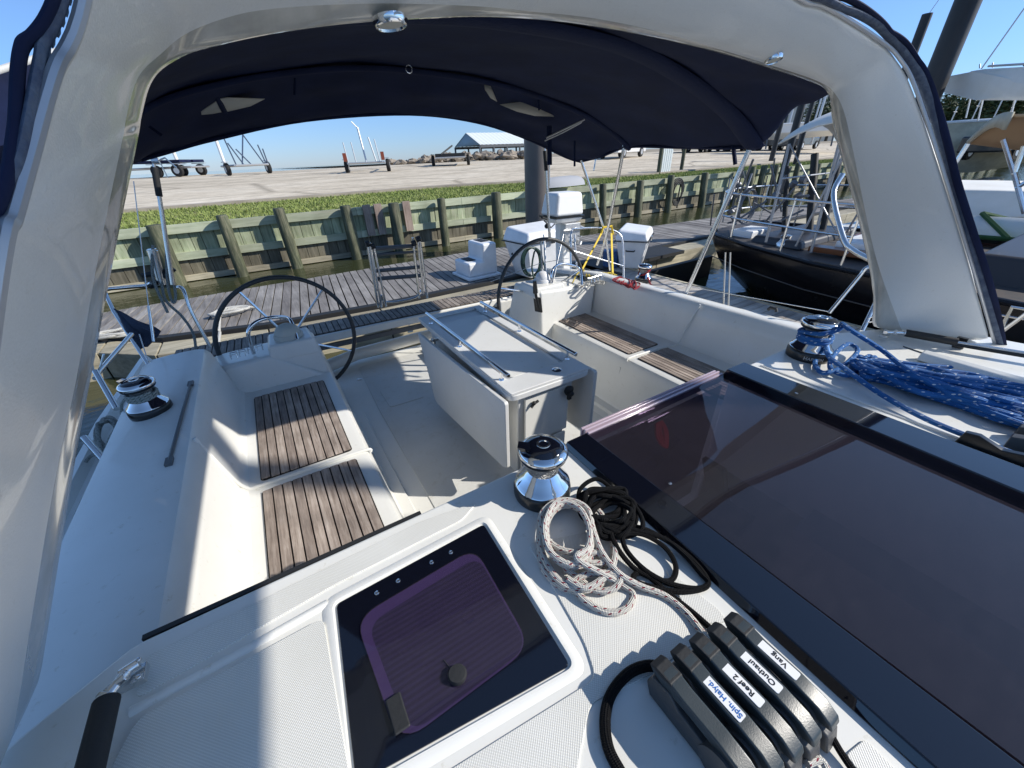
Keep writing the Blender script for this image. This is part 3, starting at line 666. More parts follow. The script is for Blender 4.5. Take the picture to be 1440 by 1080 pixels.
# red lanyard and shackle under the pane
m = MB(); c = Bz(925, 590, ZC-.03)
for k in range(3): m.tube(spline([c+V(-.01+.01*k, 0, .008), c+V(-.03+.012*k, -.03, -.05), c+V(-.01+.012*k, -.055, -.09-.01*k), c+V(.015+.008*k, -.03, -.05), c+V(.01, 0, 0)], 6), .0065, 6)
sub('red_lanyard', cw, m, REDM)
m = MB(); m.box((c.x-.05, c.y-.012, c.z+.0), (c.x+.04, c.y+.012, c.z+.012)); m.tube([c+V(-.06, 0, .01), c+V(.06, 0, .012)], .004, 6); sub('pane_latch', cw, m, STEEL)
# --- arch
def path(L, k=6): return spline(L, k)
aft = [By(62, 962, .79), By(112, 655, .83), By(143, 490, .87), By(168, 360, .92), By(199, 207, 1.0), By(206, 165, 1.05), By(220, 118, 1.08), By(248, 92, 1.10), By(300, 72, 1.1), By(400, 50, 1.1), By(560, 33, 1.1), By(720, 28, 1.1), By(860, 44, 1.1), By(1000, 72, 1.1), By(1090, 100, 1.1), By(1140, 116, 1.08), By(1162, 130, 1.06), By(1171, 160, 1.03), By(1184, 220, .97), By(1217, 360, .80), By(1240, 465, .62)]
# forward edge of the inner face
fwd = [V(-.63, .32, .93), V(-.44, .40, 1.28), V(-.32, .46, 1.48), By(4, 375, .55), By(24, 300, .595), By(46, 222, .645), By(80, 104, .715), By(108, 50, .76), V(-.02, .80, 2.06), V(.18, .84, 2.16), V(.50, .86, 2.24), V(.85, .87, 2.28), V(1.2, .88, 2.285), By(1120, -2, .91), By(1155, 10, .905), By(1185, 25, .90), By(1230, 55, .90), By(1262, 84, .87), By(1290, 140, .78), By(1352, 332, .47), By(1397, 484, .235)]
aft[-1] = Bz(1240, 466, .95); fwd[-1] = Bz(1397, 484, .93)
A = path(aft); F = path(fwd); n_ = len(A)
cen = V(1.18, .75, 1.2)
rows = []; bev = []
for i in range(n_):
    a, f = A[i], F[i]
    outw = (a+f)/2-cen; outw.y = 0; outw = outw.normalized()
    tng = (A[min(i+1, n_-1)]-A[max(i-1, 0)]).normalized(); wd = (f-a)
    nrm = tng.cross(wd).normalized()
    if nrm.dot(outw) < 0: nrm = -nrm
    lf = max(0, min(1, (a.x-.1)/.6)); a2 = a+wd*(.12*lf+.18*(1-lf))-nrm*(.030*lf-.012*(1-lf)); q5 = .034*lf+.004*(1-lf); th = .13*lf+.055*(1-lf)
    rows.append((a, a2, a+wd*.5-nrm*q5, a+wd*.93-nrm*(.010*lf), f, f+nrm*(.004+.026*lf)-wd*.02, f+nrm*th*(.25+.55*lf)-wd*.22, a+nrm*th+wd*.25, a+nrm*th*.9-wd*.01, a+nrm*.25*th-wd*.035))
m = MB(); m.cur = 0
K = len(rows[0])
for r in rows: m.v += list(r)
for i in range(n_-1):
    for k in range(K):
        k2 = (k+1) % K; m.f.append([i*K+k, i*K+k2, (i+1)*K+k2, (i+1)*K+k]); m.mi.append(1 if k in (0, 9) else 0); m.uv.append(None)
m.f.append(list(range(K))); m.mi.append(0); m.uv.append(None); m.f.append([(n_-1)*K+k for k in range(K)]); m.mi.append(0); m.uv.append(None)
arch = sub('arch', Y, m, [ARCHM, ARCHB], subsurf=1)
m = MB()
tr = [F[i]+(F[i]-A[i]).normalized()*.006 for i in range(n_)]
m.tube(tr, .007, 8); sub('canvas_track', arch, m, ALU)
# wavy loose edge of the unzipped sprayhood: webbing, teeth, second fold
def zipedge(i0, i1, off, nm, mt, r, amp, ph):
    m = MB(); L = []
    for i in range(i0, i1):
        d = (F[i]-A[i]).normalized(); outw = ((A[i]+F[i])/2-cen); outw.y = 0; outw = outw.normalized()
        q_ = 1+1.1*max(0, min(1, (A[i].x-.6)/1.2))
        wv = q_*math.sin(i*.35+ph)*amp+math.sin(i*.13+ph*2)*amp*1.3
        L.append(F[i]+d*(off*q_+abs(wv)*.6)+outw*(.012+wv*.7))
    L = spline(L, 3)
    rows_ = []
    r0 = r
    for i, p in enumerate(L):
        r = r0*(1+(.45 if nm == 'canvas_flap' else 1.0)*max(0, min(1, (p.x-.6)/1.2)))
        d = (L[min(i+1, len(L)-1)]-L[max(i-1, 0)]).normalized(); o2 = V(0, -1, 0)-d*(-d.y); o2.normalize(); u = d.cross(o2).normalized()
        rows_.append([p+o2*r*math.cos(a)*1.0+u*r*.55*math.sin(a) for a in [2*PI*k/10 for k in range(10)]])
    m.grid(rows_, closed=True)
    o = sub(nm, arch, m, mt); return L
Lz = zipedge(0, n_, .007, 'canvas_edge', GREYC if False else mat('faded_navy_binding', (.10, .13, .18), .85, col2=(.05, .07, .12), vscale=30, bump=.6, bscale=60), .0085, .005, .4)
zipedge(0, n_, .015, 'canvas_flap', CANV, .009, .006, 1.1)
m = MB(); L2 = spline(Lz, 3); acc = 0; last = L2[0]
for i in range(1, len(L2)-1):
    acc += (L2[i]-L2[i-1]).length
    if acc > .0125:
        acc = 0; d = (L2[i+1]-L2[i-1]).normalized(); o2 = V(0, 1, 0); o2 = (o2-d*d.y).normalized()
        u = d.cross(o2).normalized(); c = L2[i]+o2*.0075
        m.hexa([c-d*.004-u*.004-o2*.004, c+d*.004-u*.004-o2*.004, c+d*.004+u*.004-o2*.004, c-d*.004+u*.004-o2*.004, c-d*.003-u*.003+o2*.006, c+d*.003-u*.003+o2*.006, c+d*.003+u*.003+o2*.006, c-d*.003+u*.003+o2*.006])
sub('zip_teeth', arch, m, mat('zip_teeth_navy', (.035, .055, .10), .5))
for (px, py, yy, r) in ((574, 22, 1.02, .036), (1098, 75, 1.0, .030)):
    c = By(px, py, yy); best = min(range(n_), key=lambda i: (A[i]+(F[i]-A[i])*.3-c).length)
    a, f = A[best], F[best]; tng = (A[best+1]-A[best-1]).normalized(); nn = tng.cross((f-a)).normalized()
    if nn.z > 0: nn = -nn
    c = a+(f-a)*(.12 if px < 800 else .30)+nn*(.018 if px < 800 else .026); nn = (nn+V(0, .35, -.8)).normalized() if px < 800 else (nn*.6+V(0, -.1, -.8)).normalized()
    m = MB(); m.lathe([(r, 0), (r*1.02, .006), (r*.92, .014), (r*.80, .015), (r*.76, .010)], c, 32, nn); lt = sub('dome_light', arch, m, CHROME)
    m = MB(); m.lathe([(r*.77, .010), (r*.5, .013), (0, .014)], c, 24, nn); sub('light_lens', arch, m, BEIGE)
# --- padded struts at the arch feet
def strut(pts, fit):
    m = MB(); m.tube(pts[:2], .019, 14); s_ = sub('padded_strut', Y, m, BLKR)
    m = MB(); m.tube(pts[1:], .007, 8); sub('strut_rod', s_, m, STEEL)
    m = MB(); a, b = fit; m.tube([a, b], .010, 10); m.lathe([(.016, -.004), (.016, .004), (0, .006)], b, 16, (b-a)); m.lathe([(.010, -.014), (.010, .014)], a+V(.004, .004, 0), 12, (1, .3, 0)); m.lathe([(.009, -.018), (.009, .018)], a+(b-a)*.5, 12, (1, .2, .4)); m.box((a.x-.02, a.y-.018, a.z-.03), (a.x+.022, a.y+.016, a.z-.014)); m.lathe([(.006, 0), (.005, .006), (0, .007)], a+V(.016, .012, .0), 10); m.lathe([(.006, 0), (.005, .006), (0, .007)], a+V(.02, -.022, -.004), 10)
    sub('strut_fitting', s_, m, STEEL, bevel=.002)
strut([Bz(150, 985, .985), Bz(122, 1100, .985), Bz(100, 1200, .985)], (Bz(178, 945, .985), Bz(150, 981, .985)))
strut([Bz(1273, 468, .985), Bz(1346, 481, .985), Bz(1480, 502, .985)], (Bz(1246, 467, .985), Bz(1271, 468, .985)))
m = MB(); q = [Bz(1352, 480, .975), Bz(1352, 490, .96)]; m.box((q[0].x-.012, q[0].y-.02, .94), (q[0].x+.012, q[0].y+.02, .995)); m.tube([Bz(1340, 483, .97), Bz(1460, 503, .97)], .012, 8); sub('strut_clip', ct, m, BLKP)
m = MB(); a, b = Bz(1290, 505, .94), Bz(1560, 585, .94); d_ = (b-a).normalized(); s_ = V(-d_.y, d_.x, 0)
m.hexa([a-s_*.02, b-s_*.02, b+s_*.045, a+s_*.045, a+V(0, 0, .035), b+V(0, 0, .035), b+s_*.035+V(0, 0, .045), a+s_*.035+V(0, 0, .045)]); sub('moulded_step', ct, m, GEL, bevel=.008)
m = MB(); m.tube([Bz(1270, 487, .938), Bz(1440, 545, .938), Bz(1560, 590, .938)], .003, 6); sub('deck_seam', ct, m, RAILG)
# --- bimini
fr = [V(-.10, 1.14, 1.93), V(-.02, 1.14, 2.04), V(.25, 1.12, 2.15), V(.7, 1.12, 2.21), V(1.2, 1.12, 2.23), V(1.75, 1.12, 2.20), V(2.25, 1.13, 2.14), V(2.46, 1.13, 2.09), V(2.54, 1.13, 2.05)]
bx_ = [V(-.28, 1.43, 1.86), V(-.18, 1.43, 2.03), V(.19, 1.43, 2.165), V(.7, 1.43, 2.24), V(1.2, 1.43, 2.263), V(1.75, 1.43, 2.24), V(2.25, 1.43, 2.165), V(2.60, 1.43, 2.11), V(2.85, 1.43, 2.045)]
b3 = [V(-.46, 1.75, 1.80), V(-.30, 1.75, 2.00), V(.15, 1.75, 2.18), V(.7, 1.75, 2.27), V(1.2, 1.75, 2.295), V(1.75, 1.75, 2.275), V(2.25, 1.75, 2.18), V(2.70, 1.73, 2.03), V(2.98, 1.70, 1.87)]
bm_ = [V(-.55, 2.4, 1.79), V(-.34, 2.4, 2.02), V(.12, 2.4, 2.21), V(.66, 2.4, 2.30), V(1.2, 2.4, 2.32), V(1.8, 2.4, 2.30), V(2.35, 2.4, 2.20), V(2.86, 2.35, 2.03), V(3.10, 2.3, 1.875)]
b2 = [V(-.56, 3.0, 1.79), V(-.33, 3.0, 2.06), V(.10, 3.0, 2.21), V(.68, 3.0, 2.31), V(1.2, 3.0, 2.33), V(1.85, 3.0, 2.29), V(2.5, 3.0, 2.17), V(2.95, 3.0, 2.02), V(3.16, 2.98, 1.90)]
bs = [V(-.54, 3.35, 1.82), V(-.34, 3.35, 1.97), V(.08, 3.36, 2.11), V(.68, 3.36, 2.21), V(1.25, 3.36, 2.23), V(1.88, 3.36, 2.20), V(2.5, 3.36, 2.07), V(2.98, 3.36, 1.93), V(3.20, 3.36, 1.835)]
b1 = [By(197, 224, 3.7), By(235, 213, 3.7), By(300, 195, 3.7), By(430, 168, 3.7), By(575, 159.5, 3.7), By(670, 171, 3.7), By(740, 194, 3.7), By(795, 220, 3.7), By(817, 227, 3.65)]
stn = [fr, bx_, b3, bm_, b2, bs, b1]
cols = [spline([s[k] for s in stn], 6) for k in range(9)]
rows = [spline([c[i] for c in cols], 5) for i in range(len(cols[0]))]
rr = random.Random(3)
for i, r in enumerate(rows):
    for k, p in enumerate(r): p.z += .013*math.sin(i*.9+k*.35)*math.sin(k*.5)
m = MB(); m.grid(rows); bim = sub('bimini_top', Y, m, CANV, solid=.006)
def bow(s, r, dz=-.012, mt=CANVW, wd=.05, nm='bow_sleeve'):
    L = spline(s, 8); m = MB()
    rws = []
    for p in L: rws.append([p+V(0, -wd, dz+.004), p+V(0, -wd*.6, dz-.014), p+V(0, 0, dz-.02), p+V(0, wd*.6, dz-.014), p+V(0, wd, dz+.004)])
    m.grid(rws); sub(nm, bim, m, mt, solid=.003)
bow(b3, 0, wd=.075); bow(b2, 0, mt=CANV, wd=.035); 
m = MB(); m.tube(spline(b1, 6), .016, 8); sub('aft_hem', bim, m, CANV)
m = MB(); m.tube([c for c in cols[8][12:]], .013, 8); m.tube([c for c in cols[0][12:]], .013, 8); sub('side_hem', bim, m, CANV)
# beige window flaps in the aft panel
def flap(pix, ys, nm='window_flap'):
    m = MB(); P = [By(a, b, y) for (a, b), y in zip(pix, ys)]
    c = sum(P, V(0, 0, 0))/len(P); n_ = len(P); m.add(P+[c], [(i, (i+1) % n_, n_) for i in range(n_)]); o = sub(nm, bim, m, BEIGE, solid=.004)
    return P
flap([(263, 168), (285, 155), (309, 139), (320, 137), (372, 139), (352, 149), (318, 157)], [3.40, 3.3, 3.2, 3.2, 3.2, 3.3, 3.4])
m = MB(); m.tube([By(303, 133, 3.18), By(316, 158, 3.32)], .016, 8); m.tube([By(210, 178, 3.1), By(228, 191, 3.1)], .008, 6); m.tube([By(415, 110, 2.95), By(414, 134, 2.95)], .006, 6); sub('flap_strap', bim, m, CANVW)
flap([(703, 147), (755, 140), (779, 164), (752, 163), (727, 157)], [3.2]*5)
flap([(681, 116), (688, 116), (699, 143), (690, 138), (682, 126)], [3.05]*5)
m = MB(); m.tube([By(757, 138, 3.1), By(758, 155, 3.12)], .008, 6); sub('flap_strap', bim, m, CANVW)
m = MB(); m.tube(spline([By(822, 168, 3.05), By(795, 181, 3.1), By(768, 194, 3.2)], 5), .008, 6); m.tube(spline([By(818, 172, 3.0), By(792, 186, 3.06), By(766, 198, 3.16)], 5), .006, 6); sub('edge_piping', bim, m, ALU)
m = MB(); q = By(575, 97, 2.8); m.tube([q+V(.02*math.cos(a), 0, .02*math.sin(a)) for a in [2*PI*k/12 for k in range(12)]], .003, 6, closed=True); sub('hanging_ring', bim, m, STEEL)
# tubes carrying the bimini
def tubes(L, nm='bimini_strut', r=.0125, mt=STEEL):
    m = MB(); m.tube(L, r, 10); return sub(nm, bim, m, mt)
tubes(spline([By(878, 196, 3.0), By(877, 206, 3.0), By(874, 225, 3.02), By(853, 330, 3.3), By(840, 372, 3.5)], 4), r=.016)
tubes([By(817, 225, 3.6), By(852, 330, 3.55), By(858, 380, 3.5)], r=.013)
tubes([By(838, 222, 3.6), By(835, 240, 3.6)], r=.008)
tubes([Bx(1056, 205, 3.0), Bz(965, 412, .80)], r=.0165)
m = MB(); m.tube([Bx(1031, 203, 3.02), Bx(1034, 231, 3.02)], .014, 8); m.tube([By(772, 177, 3.2), By(773, 232, 3.2)], .022, 8); m.tube([By(808, 198, 3.3), By(808, 234, 3.3)], .010, 8); sub('tie_strap', bim, m, CANVW)
tubes([By(773, 232, 3.2), By(773, 262, 3.2)], 'tie_wire', .003)
# --- split backstay legs with their turnbuckles
def backstay(px):
    m = MB(); m.tube([px[0], px[1]], .010, 8); b = sub('backstay_leg', Y, m, STEEL)
    m = MB(); m.tube([px[1], px[2]], .020, 12); sub('backstay_tensioner', b, m, BLKR)
    m = MB(); m.tube([px[2], px[3]], [.013, .016], 12); sub('turnbuckle', b, m, STEEL)
YS = 3.95
backstay([By(213, 215, YS), By(217, 235, YS), By(224, 276, YS), By(243, 400, YS)])
backstay([By(764, 200, 3.8), By(766, 212, 3.8), By(768, 240, 3.8), By(773, 335, 3.8)])
m = MB(); m.tube([By(188, 255, 3.9), By(215, 480, 3.6)], .0035, 6); m.tube([By(209, 430, 3.7), By(216, 480, 3.62)], .010, 8); sub('guard_wire', Y, m, STEEL)
m = MB(); m.tube([By(217, 228, YS), By(232, 222, YS), By(248, 236, YS)], .006, 6); m.lathe([(.02, -.02), (.02, .02)], By(218, 226, YS), 10, (1, 0, 0)); m.tube([By(222, 222, YS), By(236, 250, YS)], .004, 6); sub('backstay_fitting', Y, m, STEEL)
# --- winches
def winch(p, s, lab, tilt=0):
    m = MB(); prof = [(.083, 0), (.085, .008), (.085, .030), (.082, .040), (.080, .042)]
    m.lathe([(r*s, z*s) for r, z in prof]+[(0, .042*s)], (0, 0, 0), 56)
    w_ = m.build('winch', BLKP, Y); w_.location = p; w_['label'] = lab
    m = MB(); m.lathe([(r*s, z*s) for r, z in [(.079, .041), (.082, .046), (.080, .050), (.072, .056), (.058, .078), (.050, .088), (.046, .094)]], (0, 0, 0), 56); m.build('winch_skirt', CHROME, w_)
    m = MB(); m.lathe([(r*s, z*s) for r, z in [(.047, .092), (.0435, .100), (.0425, .118), (.045, .128), (.050, .134)]], (0, 0, 0), 56); m.build('winch_drum', BRUSH, w_)
    m = MB(); m.lathe([(r*s, z*s) for r, z in [(.050, .133), (.064, .137), (.067, .141), (.064, .144), (.056, .146)]], (0, 0, 0), 48); m.build('winch_jaw', BLKR, w_)
    m = MB(); m.lathe([(r*s, z*s) for r, z in [(.056, .146), (.068, .149), (.071, .154), (.071, .160), (.066, .167), (.054, .173)]], (0, 0, 0), 56); m.build('winch_crown', CHROME, w_)
    m = MB(); m.lathe([(r*s, z*s) for r, z in [(.056, .1725), (.052, .177), (.030, .182), (.020, .1825)]], (0, 0, 0), 48)
    m.hexa([V(x*s, y*s, z*s) for x, y, z in ((-.012-.05, .02, .168), (.012-.05, .046, .168), (-.03, .02, .168), (-.05, .0, .168), (-.068, .028, .181), (-.05, .05, .181), (-.028, .024, .183), (-.05, .0, .183))])
    m.build('winch_cap', BLKG, w_)
    m = MB(); m.lathe([(r*s, z*s) for r, z in [(.0205, .1815), (.0195, .1845), (.0135, .1845), (.0115, .178), (0, .178)]], (0, 0, 0), 16); m.build('winch_socket', STEEL, w_)
    return w_
c1 = Bz(762, 691, ZC); wA = winch((c1.x, c1.y, ZC), 1.0, 'bare chrome winch on the cabin top beside the coiled white rope')
c2 = V(2.155, .69, ZC); wB = winch(c2, 1.12, 'winch wrapped with blue rope on the right of the cabin top')
c3 = Bz(203, 560, .80); wC = winch(V(-.655, 2.20, .80), .97, 'winch on the left coaming wrapped with a grey-green line')
c4 = Bz(904, 396, .74); wD = winch(V(c4.x, c4.y, .74), .95, 'winch on the right coaming wrapped with red rope')
bent = lambda p: (lambda a: V(.0960*math.sin(a), -.0960*math.cos(a), .022+p.y))(p.x/.0955-.95)
text_mesh('winch_lettering', 'HARKEN', .021, WHT, wB, Matrix.Identity(4), bend=bent)
# --- rope clutches
ax0 = Bz(1035, 893, ZC); ax1 = Bz(1168, 1028, ZC)
clx = [.577, .532, .487, .442, .396]
lab = ['Vang', 'Outhaul', 'Reef 2', 'Spin. Halyd.', None]
for k, x in enumerate(clx):
    yA = .128+.006*k; yB = yA-.192; wv = .0185
    m = MB()
    pr = [(yA+.0, 0), (yA+.012, .03), (yA+.006, .058), (yA-.03, .066), (yA-.05, .050), (yA-.10, .045), (yB+.05, .055), (yB+.012, .038), (yB, 0)]
    m.prism([(a, b) for a, b in pr], -wv, wv, lambda u, v, w_, x=x: V(x+w_, u, ZC+.004+v))
    cl = sub('rope_clutch', Y, m, CLUTG, bevel=.004)
    cl['label'] = 'rope clutch labelled '+lab[k] if lab[k] else 'rope clutch without a label, outermost of the five'
    m = MB(); pr = [(yA-.012, .070), (yA+.008, .078), (yA+.018, .090), (yA+.005, .101), (yA-.02, .103), (yA-.05, .0965), (yB+.08, .0955), (yB+.04, .088), (yB+.018, .074), (yB+.012, .060), (yB+.03, .057), (yB+.06, .068), (yA-.07, .073)]
    wl = .0145
    m.prism([(a, b) for a, b in pr], -wl, wl, lambda u, v, w_, x=x: V(x+w_, u, ZC+v*.9))
    sub('clutch_lever', cl, m, CLUT, bevel=.0035, seg=3)
    m = MB(); m.prism([(yA+.0175, .0905), (yA+.0055, .1013), (yA-.026, .1030), (yA-.03, .097), (yA-.01, .092)], -wl-.0008, wl+.0008, lambda u, v, w_, x=x: V(x+w_, u, ZC+v*.9)); sub('lever_grip', cl, m, BLKR, bevel=.002)
    m = MB(); m.lathe([(.0, -.0205), (.034, -.0205), (.034, .0205), (0, .0205)], (x, yB+.062, ZC+.036), 24, (1, 0, 0)); sub('clutch_cam', cl, m, CLUTG)
    if lab[k]:
        m = MB(); z0 = ZC+.0870; L0, L1 = yA-.040, yA-.112
        m.prism(rbox(x-.0088, x+.0088, L1, L0, .003), z0-.0022, z0+.0006); st = sub('label_tape', cl, m, WHT)
        ink = mat('blue_ink', (.01, .13, .45), .5) if lab[k][0] == 'S' else BLKP
        M4 = Matrix.Translation((x, (L0+L1)/2-.004, z0+.0010)) @ Matrix.Rotation(PI/2, 4, 'Z')
        text_mesh('label_lettering', lab[k], .0125 if k == 3 else .0135, ink, cl, M4, .0002)
# second bank of clutches at the right edge
for k in range(4):
    c = Bz(1410+12*k, 628-14*k, ZC); m = MB(); pr = [(0, 0), (.0, .05), (-.04, .062), (-.09, .085), (-.3, .085), (-.3, 0)]
    m.prism(pr, -.02, .02, lambda u, v, w_, c=c: V(c.x+w_, c.y+u, ZC+v)); cl = sub('rope_clutch', Y, m, CLUTG, bevel=.004); cl['label'] = 'rope clutch at the right edge beside the blue rope'
    m = MB(); m.prism([(-.07, .09), (-.1, .105), (-.3, .105), (-.3, .087), (-.08, .087)], -.015, .015, lambda u, v, w_, c=c: V(c.x+w_, c.y+u, ZC+v)); sub('clutch_lever', cl, m, CLUT, bevel=.003)
c = Bz(1395, 622, ZC)
m = MB(); m.prism([(.02, 0), (.012, .05), (-.02, .056), (-.08, .035), (-.14, .05), (-.2, .05), (-.2, 0)], -.012, .012, lambda u, v, w_: V(c.x-.10+w_, c.y+.05+u, ZC+v)); 
pl = sub('organiser_cheek', Y, m, BLKP, bevel=.003)
# --- stern rails, stanchions
def rail(L, r=.0125, nm='stern_rail', mt=STEEL, sm=0):
    m = MB(); m.tube(spline(L, 5) if sm else L, r, 10); return sub(nm, Y, m, mt)
SX = -1.45
rail([By(128, 412, 4.2), By(155, 406, 4.15), By(206, 402, 4.05), By(213, 398, 4.0)], .014)
rail(spline([By(250, 404, 4.05), By(258, 408, 4.0), By(270, 440, 3.95), By(296, 488, 3.9)], 4), .014)
rail([By(100, 330, 4.3), By(137, 388, 4.1), By(160, 438, 3.9), By(212, 518, 3.5)], .013)
rail([By(185, 470, 3.4), By(140, 522, 2.9), By(134, 532, 2.8)], .013)
rail([By(134, 522, 2.75), By(164, 575, 2.5)], .014)
rail([By(118, 615, 2.3), By(156, 658, 2.1)], .014)
rail([By(146, 498, 2.8), By(141, 516, 2.8), By(133, 528, 2.8), By(128, 505, 2.8)], .005)
rail([By(196, 470, 3.4), By(212, 520, 3.2)], .003, 'guard_wire')
m = MB(); a, b = By(214, 352, 4.05), By(228, 400, 4.05); m.tube([a, b], [.035, .028], 14); m.tube([a, a+V(0, 0, .01)], .030, 12); sub('rod_holder', Y, m, STEEL)
m = MB(); m.tube([By(200, 388, 4.1), By(240, 380, 4.1)], .02, 8); m.tube([By(210, 404, 4.05), By(245, 378, 4.05)], .018, 8); m.lathe([(.03, -.02), (.03, .02)], By(215, 400, 4.05), 12, (1, 0, 0)); sub('rail_clamp', Y, m, BLKR)
# right stern rail and stanchions
rail(spline([By(803, 388, 3.3), By(803, 330, 3.4), By(812, 322, 3.5), By(848, 321, 3.6), By(870, 328, 3.6), By(876, 345, 3.5), By(877, 391, 3.2)], 5), .011)
rail([By(803, 352, 3.35), By(876, 374, 3.25)], .008)
rail([By(765, 330, 3.7), By(768, 390, 3.5)], .011)
rail([By(690, 396, 3.6), By(760, 370, 3.5), By(800, 363, 3.4)], .003, 'guard_wire')
for k, (x0, x1, yy) in enumerate(((792, 778, 3.4), (808, 812, 3.45))): rail([By(x0, 330, yy), By(x1, 394, yy-.2)], .009)
s1 = rail(spline([Bx(1230, 372, 3.35), Bx(1217, 378, 3.3), Bx(1206, 392, 3.28), Bx(1166, 440, 3.15)], 4), .012, 'stanchion')
rail([Bx(1232, 424, 3.3), Bx(1212, 466, 3.15)], .013, 'stanchion')
rail(spline([Bx(1222, 448, 3.2), Bx(1229, 445, 3.2), Bx(1231, 451, 3.2), Bx(1222, 453, 3.2)], 4), .004, 'stanchion_eye')
rail([Bx(940, 398, 3.2), Bx(1020, 412, 3.25), Bx(1165, 438, 3.3)], .003, 'guard_wire')
rail(spline([Bx(1185, 245, 3.9), Bx(1172, 275, 3.8), Bx(1186, 335, 3.6), Bx(1200, 352, 3.5), Bx(1226, 366, 3.4)], 5), .018)
for q in ((1017, 355, 438, 1), (1024, 355, 438, 0)): rail([Bx(q[0]+3, q[1], 3.35), Bx(q[0], q[2], 3.25)], .006, 'lashing', R_DWH)
m = MB(); c = Bz(1086, 437, .79); m.tube([c+V(.0, .03, 0), c+V(0, .02, .02), c+V(0, -.02, .02), c+V(0, -.03, 0)], .012, 8); sub('fairlead', Y, m, BLKR)
# --- unseen boom and furled mainsail, placed and sized to shade the left coaming
m = MB(); m.tube([(1.62, 1.6, 2.58), (1.38, -3.6, 2.5)], .075, 16)
bo = sub('boom', Y, m, ALU)
m = MB(); m.hexa([V(1.52, -3.5, 2.5), V(1.76, 1.5, 2.5), V(1.48, 1.5, 2.5), V(1.24, -3.5, 2.5), V(1.44, -3.5, 3.6), V(1.66, 1.3, 3.35), V(1.56, 1.3, 3.35), V(1.32, -3.5, 3.6)]); sub('sail_cover', bo, m, WCAN, bevel=.06)
m = MB(); m.tube([(1.3, -3.75, .95), (1.3, -3.75, 12)], .1, 16); sub('mast', Y, m, ALU)
# ================================================================ LOOSE THINGS ABOARD
def rope(name, pts, r, m, label, cat='rope', k=8, n=8, sp=True, grp=None):
    mb = MB()
    for L in (pts if isinstance(pts[0], (list, tuple)) and not isinstance(pts[0], Vector) else [pts]):
        mb.tube(spline(L, k) if sp else L, r, n)
    o = mb.build(name, m, None, mtx=YACHT); return tag(o, label, cat, grp)
def pz(L): return [Bz(x, y, ZC+h) for x, y, h in L]
# coiled white rope, one continuous line of loops and its tail into the clutch
c0 = []
def coil(cx, cy, rx, ry, turns, a0, h0, dh, drift=(0, 0), jit=2, tilt=0, seed=1):
    g = random.Random(seed); out = []; n = int(turns*12)
    for i in range(n):
        a = a0+2*PI*i/12; f = i/12
        x = rx*(1+.035*g.uniform(-1, 1))*math.cos(a); y = ry*(1+.035*g.uniform(-1, 1))*math.sin(a)
        X = x*math.cos(tilt)-y*math.sin(tilt); Y_ = x*math.sin(tilt)+y*math.cos(tilt)
        out.append((cx+X+drift[0]*f+g.uniform(-jit, jit), cy+Y_+drift[1]*f+g.uniform(-jit, jit), h0+dh*f+.004*math.sin(a*1.3+seed)))
    return out
w1 = coil(803, 757, 33, 43, 3.3, .3, .026, .010, (-2, -3), 1.2, -.25, 1)
w2 = coil(806, 772, 50, 62, 2.4, .8, .010, .008, (4, -4), 1.4, -.35, 2)
w3 = [(884, 828, .010), (886, 850, .008), (868, 861, .008), (845, 858, .010), (820, 842, .014), (806, 820, .02), (824, 808, .028), (850, 806, .03), (872, 812, .028), (862, 828, .02), (838, 830, .016), (812, 812, .02), (796, 798, .026), (812, 790, .034), (836, 792, .034), (848, 790, .034), (840, 778, .038), (800, 776, .040), (776, 765, .036), (762, 745, .034), (762, 722, .036), (780, 706, .040), (804, 704, .044), (826, 716, .046), (834, 745, .046), (846, 776, .044), (870, 806, .034), (900, 824, .018), (935, 838, .009), (965, 862, .008), (990, 893, .012), (1012, 920, .03)]
rope('coiled_rope', [pz(w2[::-1])+pz(w1)+pz(w3)], .0080, R_WHITE, 'white rope with red flecks coiled on the cabin top beside the bare winch')
w4 = [(745, 790, .008), (748, 770, .012), (752, 735, .02), (768, 712, .03), (790, 702, .036)]
# black rope: dense hank behind the winch and long loops
g = random.Random(5); L = []
for i in range(84):
    a = i*.9; L.append((843+32*math.cos(a)+g.uniform(-7, 7)+i*.30, 702+25*math.sin(a)+g.uniform(-6, 6)+i*.36, .014+.022*(i % 3)/2+g.uniform(0, .012)))
L += [(880, 740, .04), (930, 756, .03), (962, 780, .02), (985, 806, .012), (996, 820, .008), (980, 828, .008), (940, 820, .012), (905, 800, .02), (880, 772, .03), (878, 752, .035), (905, 752, .03), (935, 770, .02), (950, 795, .012), (945, 815, .008), (925, 815, .01), (893, 800, .018), (868, 770, .03), (862, 745, .035), (900, 742, .03), (950, 768, .018), (985, 800, .010), (994, 824, .007), (955, 832, .008), (905, 822, .012), (890, 812, .016), (905, 806, .012), (940, 834, .007), (975, 862, .007), (1002, 886, .014), (1022, 905, .03)]
rope('hank_of_black_rope', [pz(L)], .0064, R_BLACK, 'black rope bundled beside the smoked hatch pane, with loops trailing to the clutches')
rope('thick_black_line', [pz([(960, 952, .045), (945, 944, .040), (915, 936, .022), (885, 946, .012), (860, 975, .010), (851, 1010, .010), (855, 1050, .010), (872, 1085, .010), (900, 1130, .010), (960, 1200, .01)])], .0098, R_BLACK, 'thick black line curving out of the outermost clutch', 'line', n=12)
rope('control_line', [[V(.592, -.04, ZC+.02), Bz(1185, 1062, ZC+.012), Bz(1215, 1100, ZC+.01), Bz(1300, 1180, ZC+.01)]], .0058, R_BLACK, 'thin black line running forward out of the clutch labelled Vang', 'line')
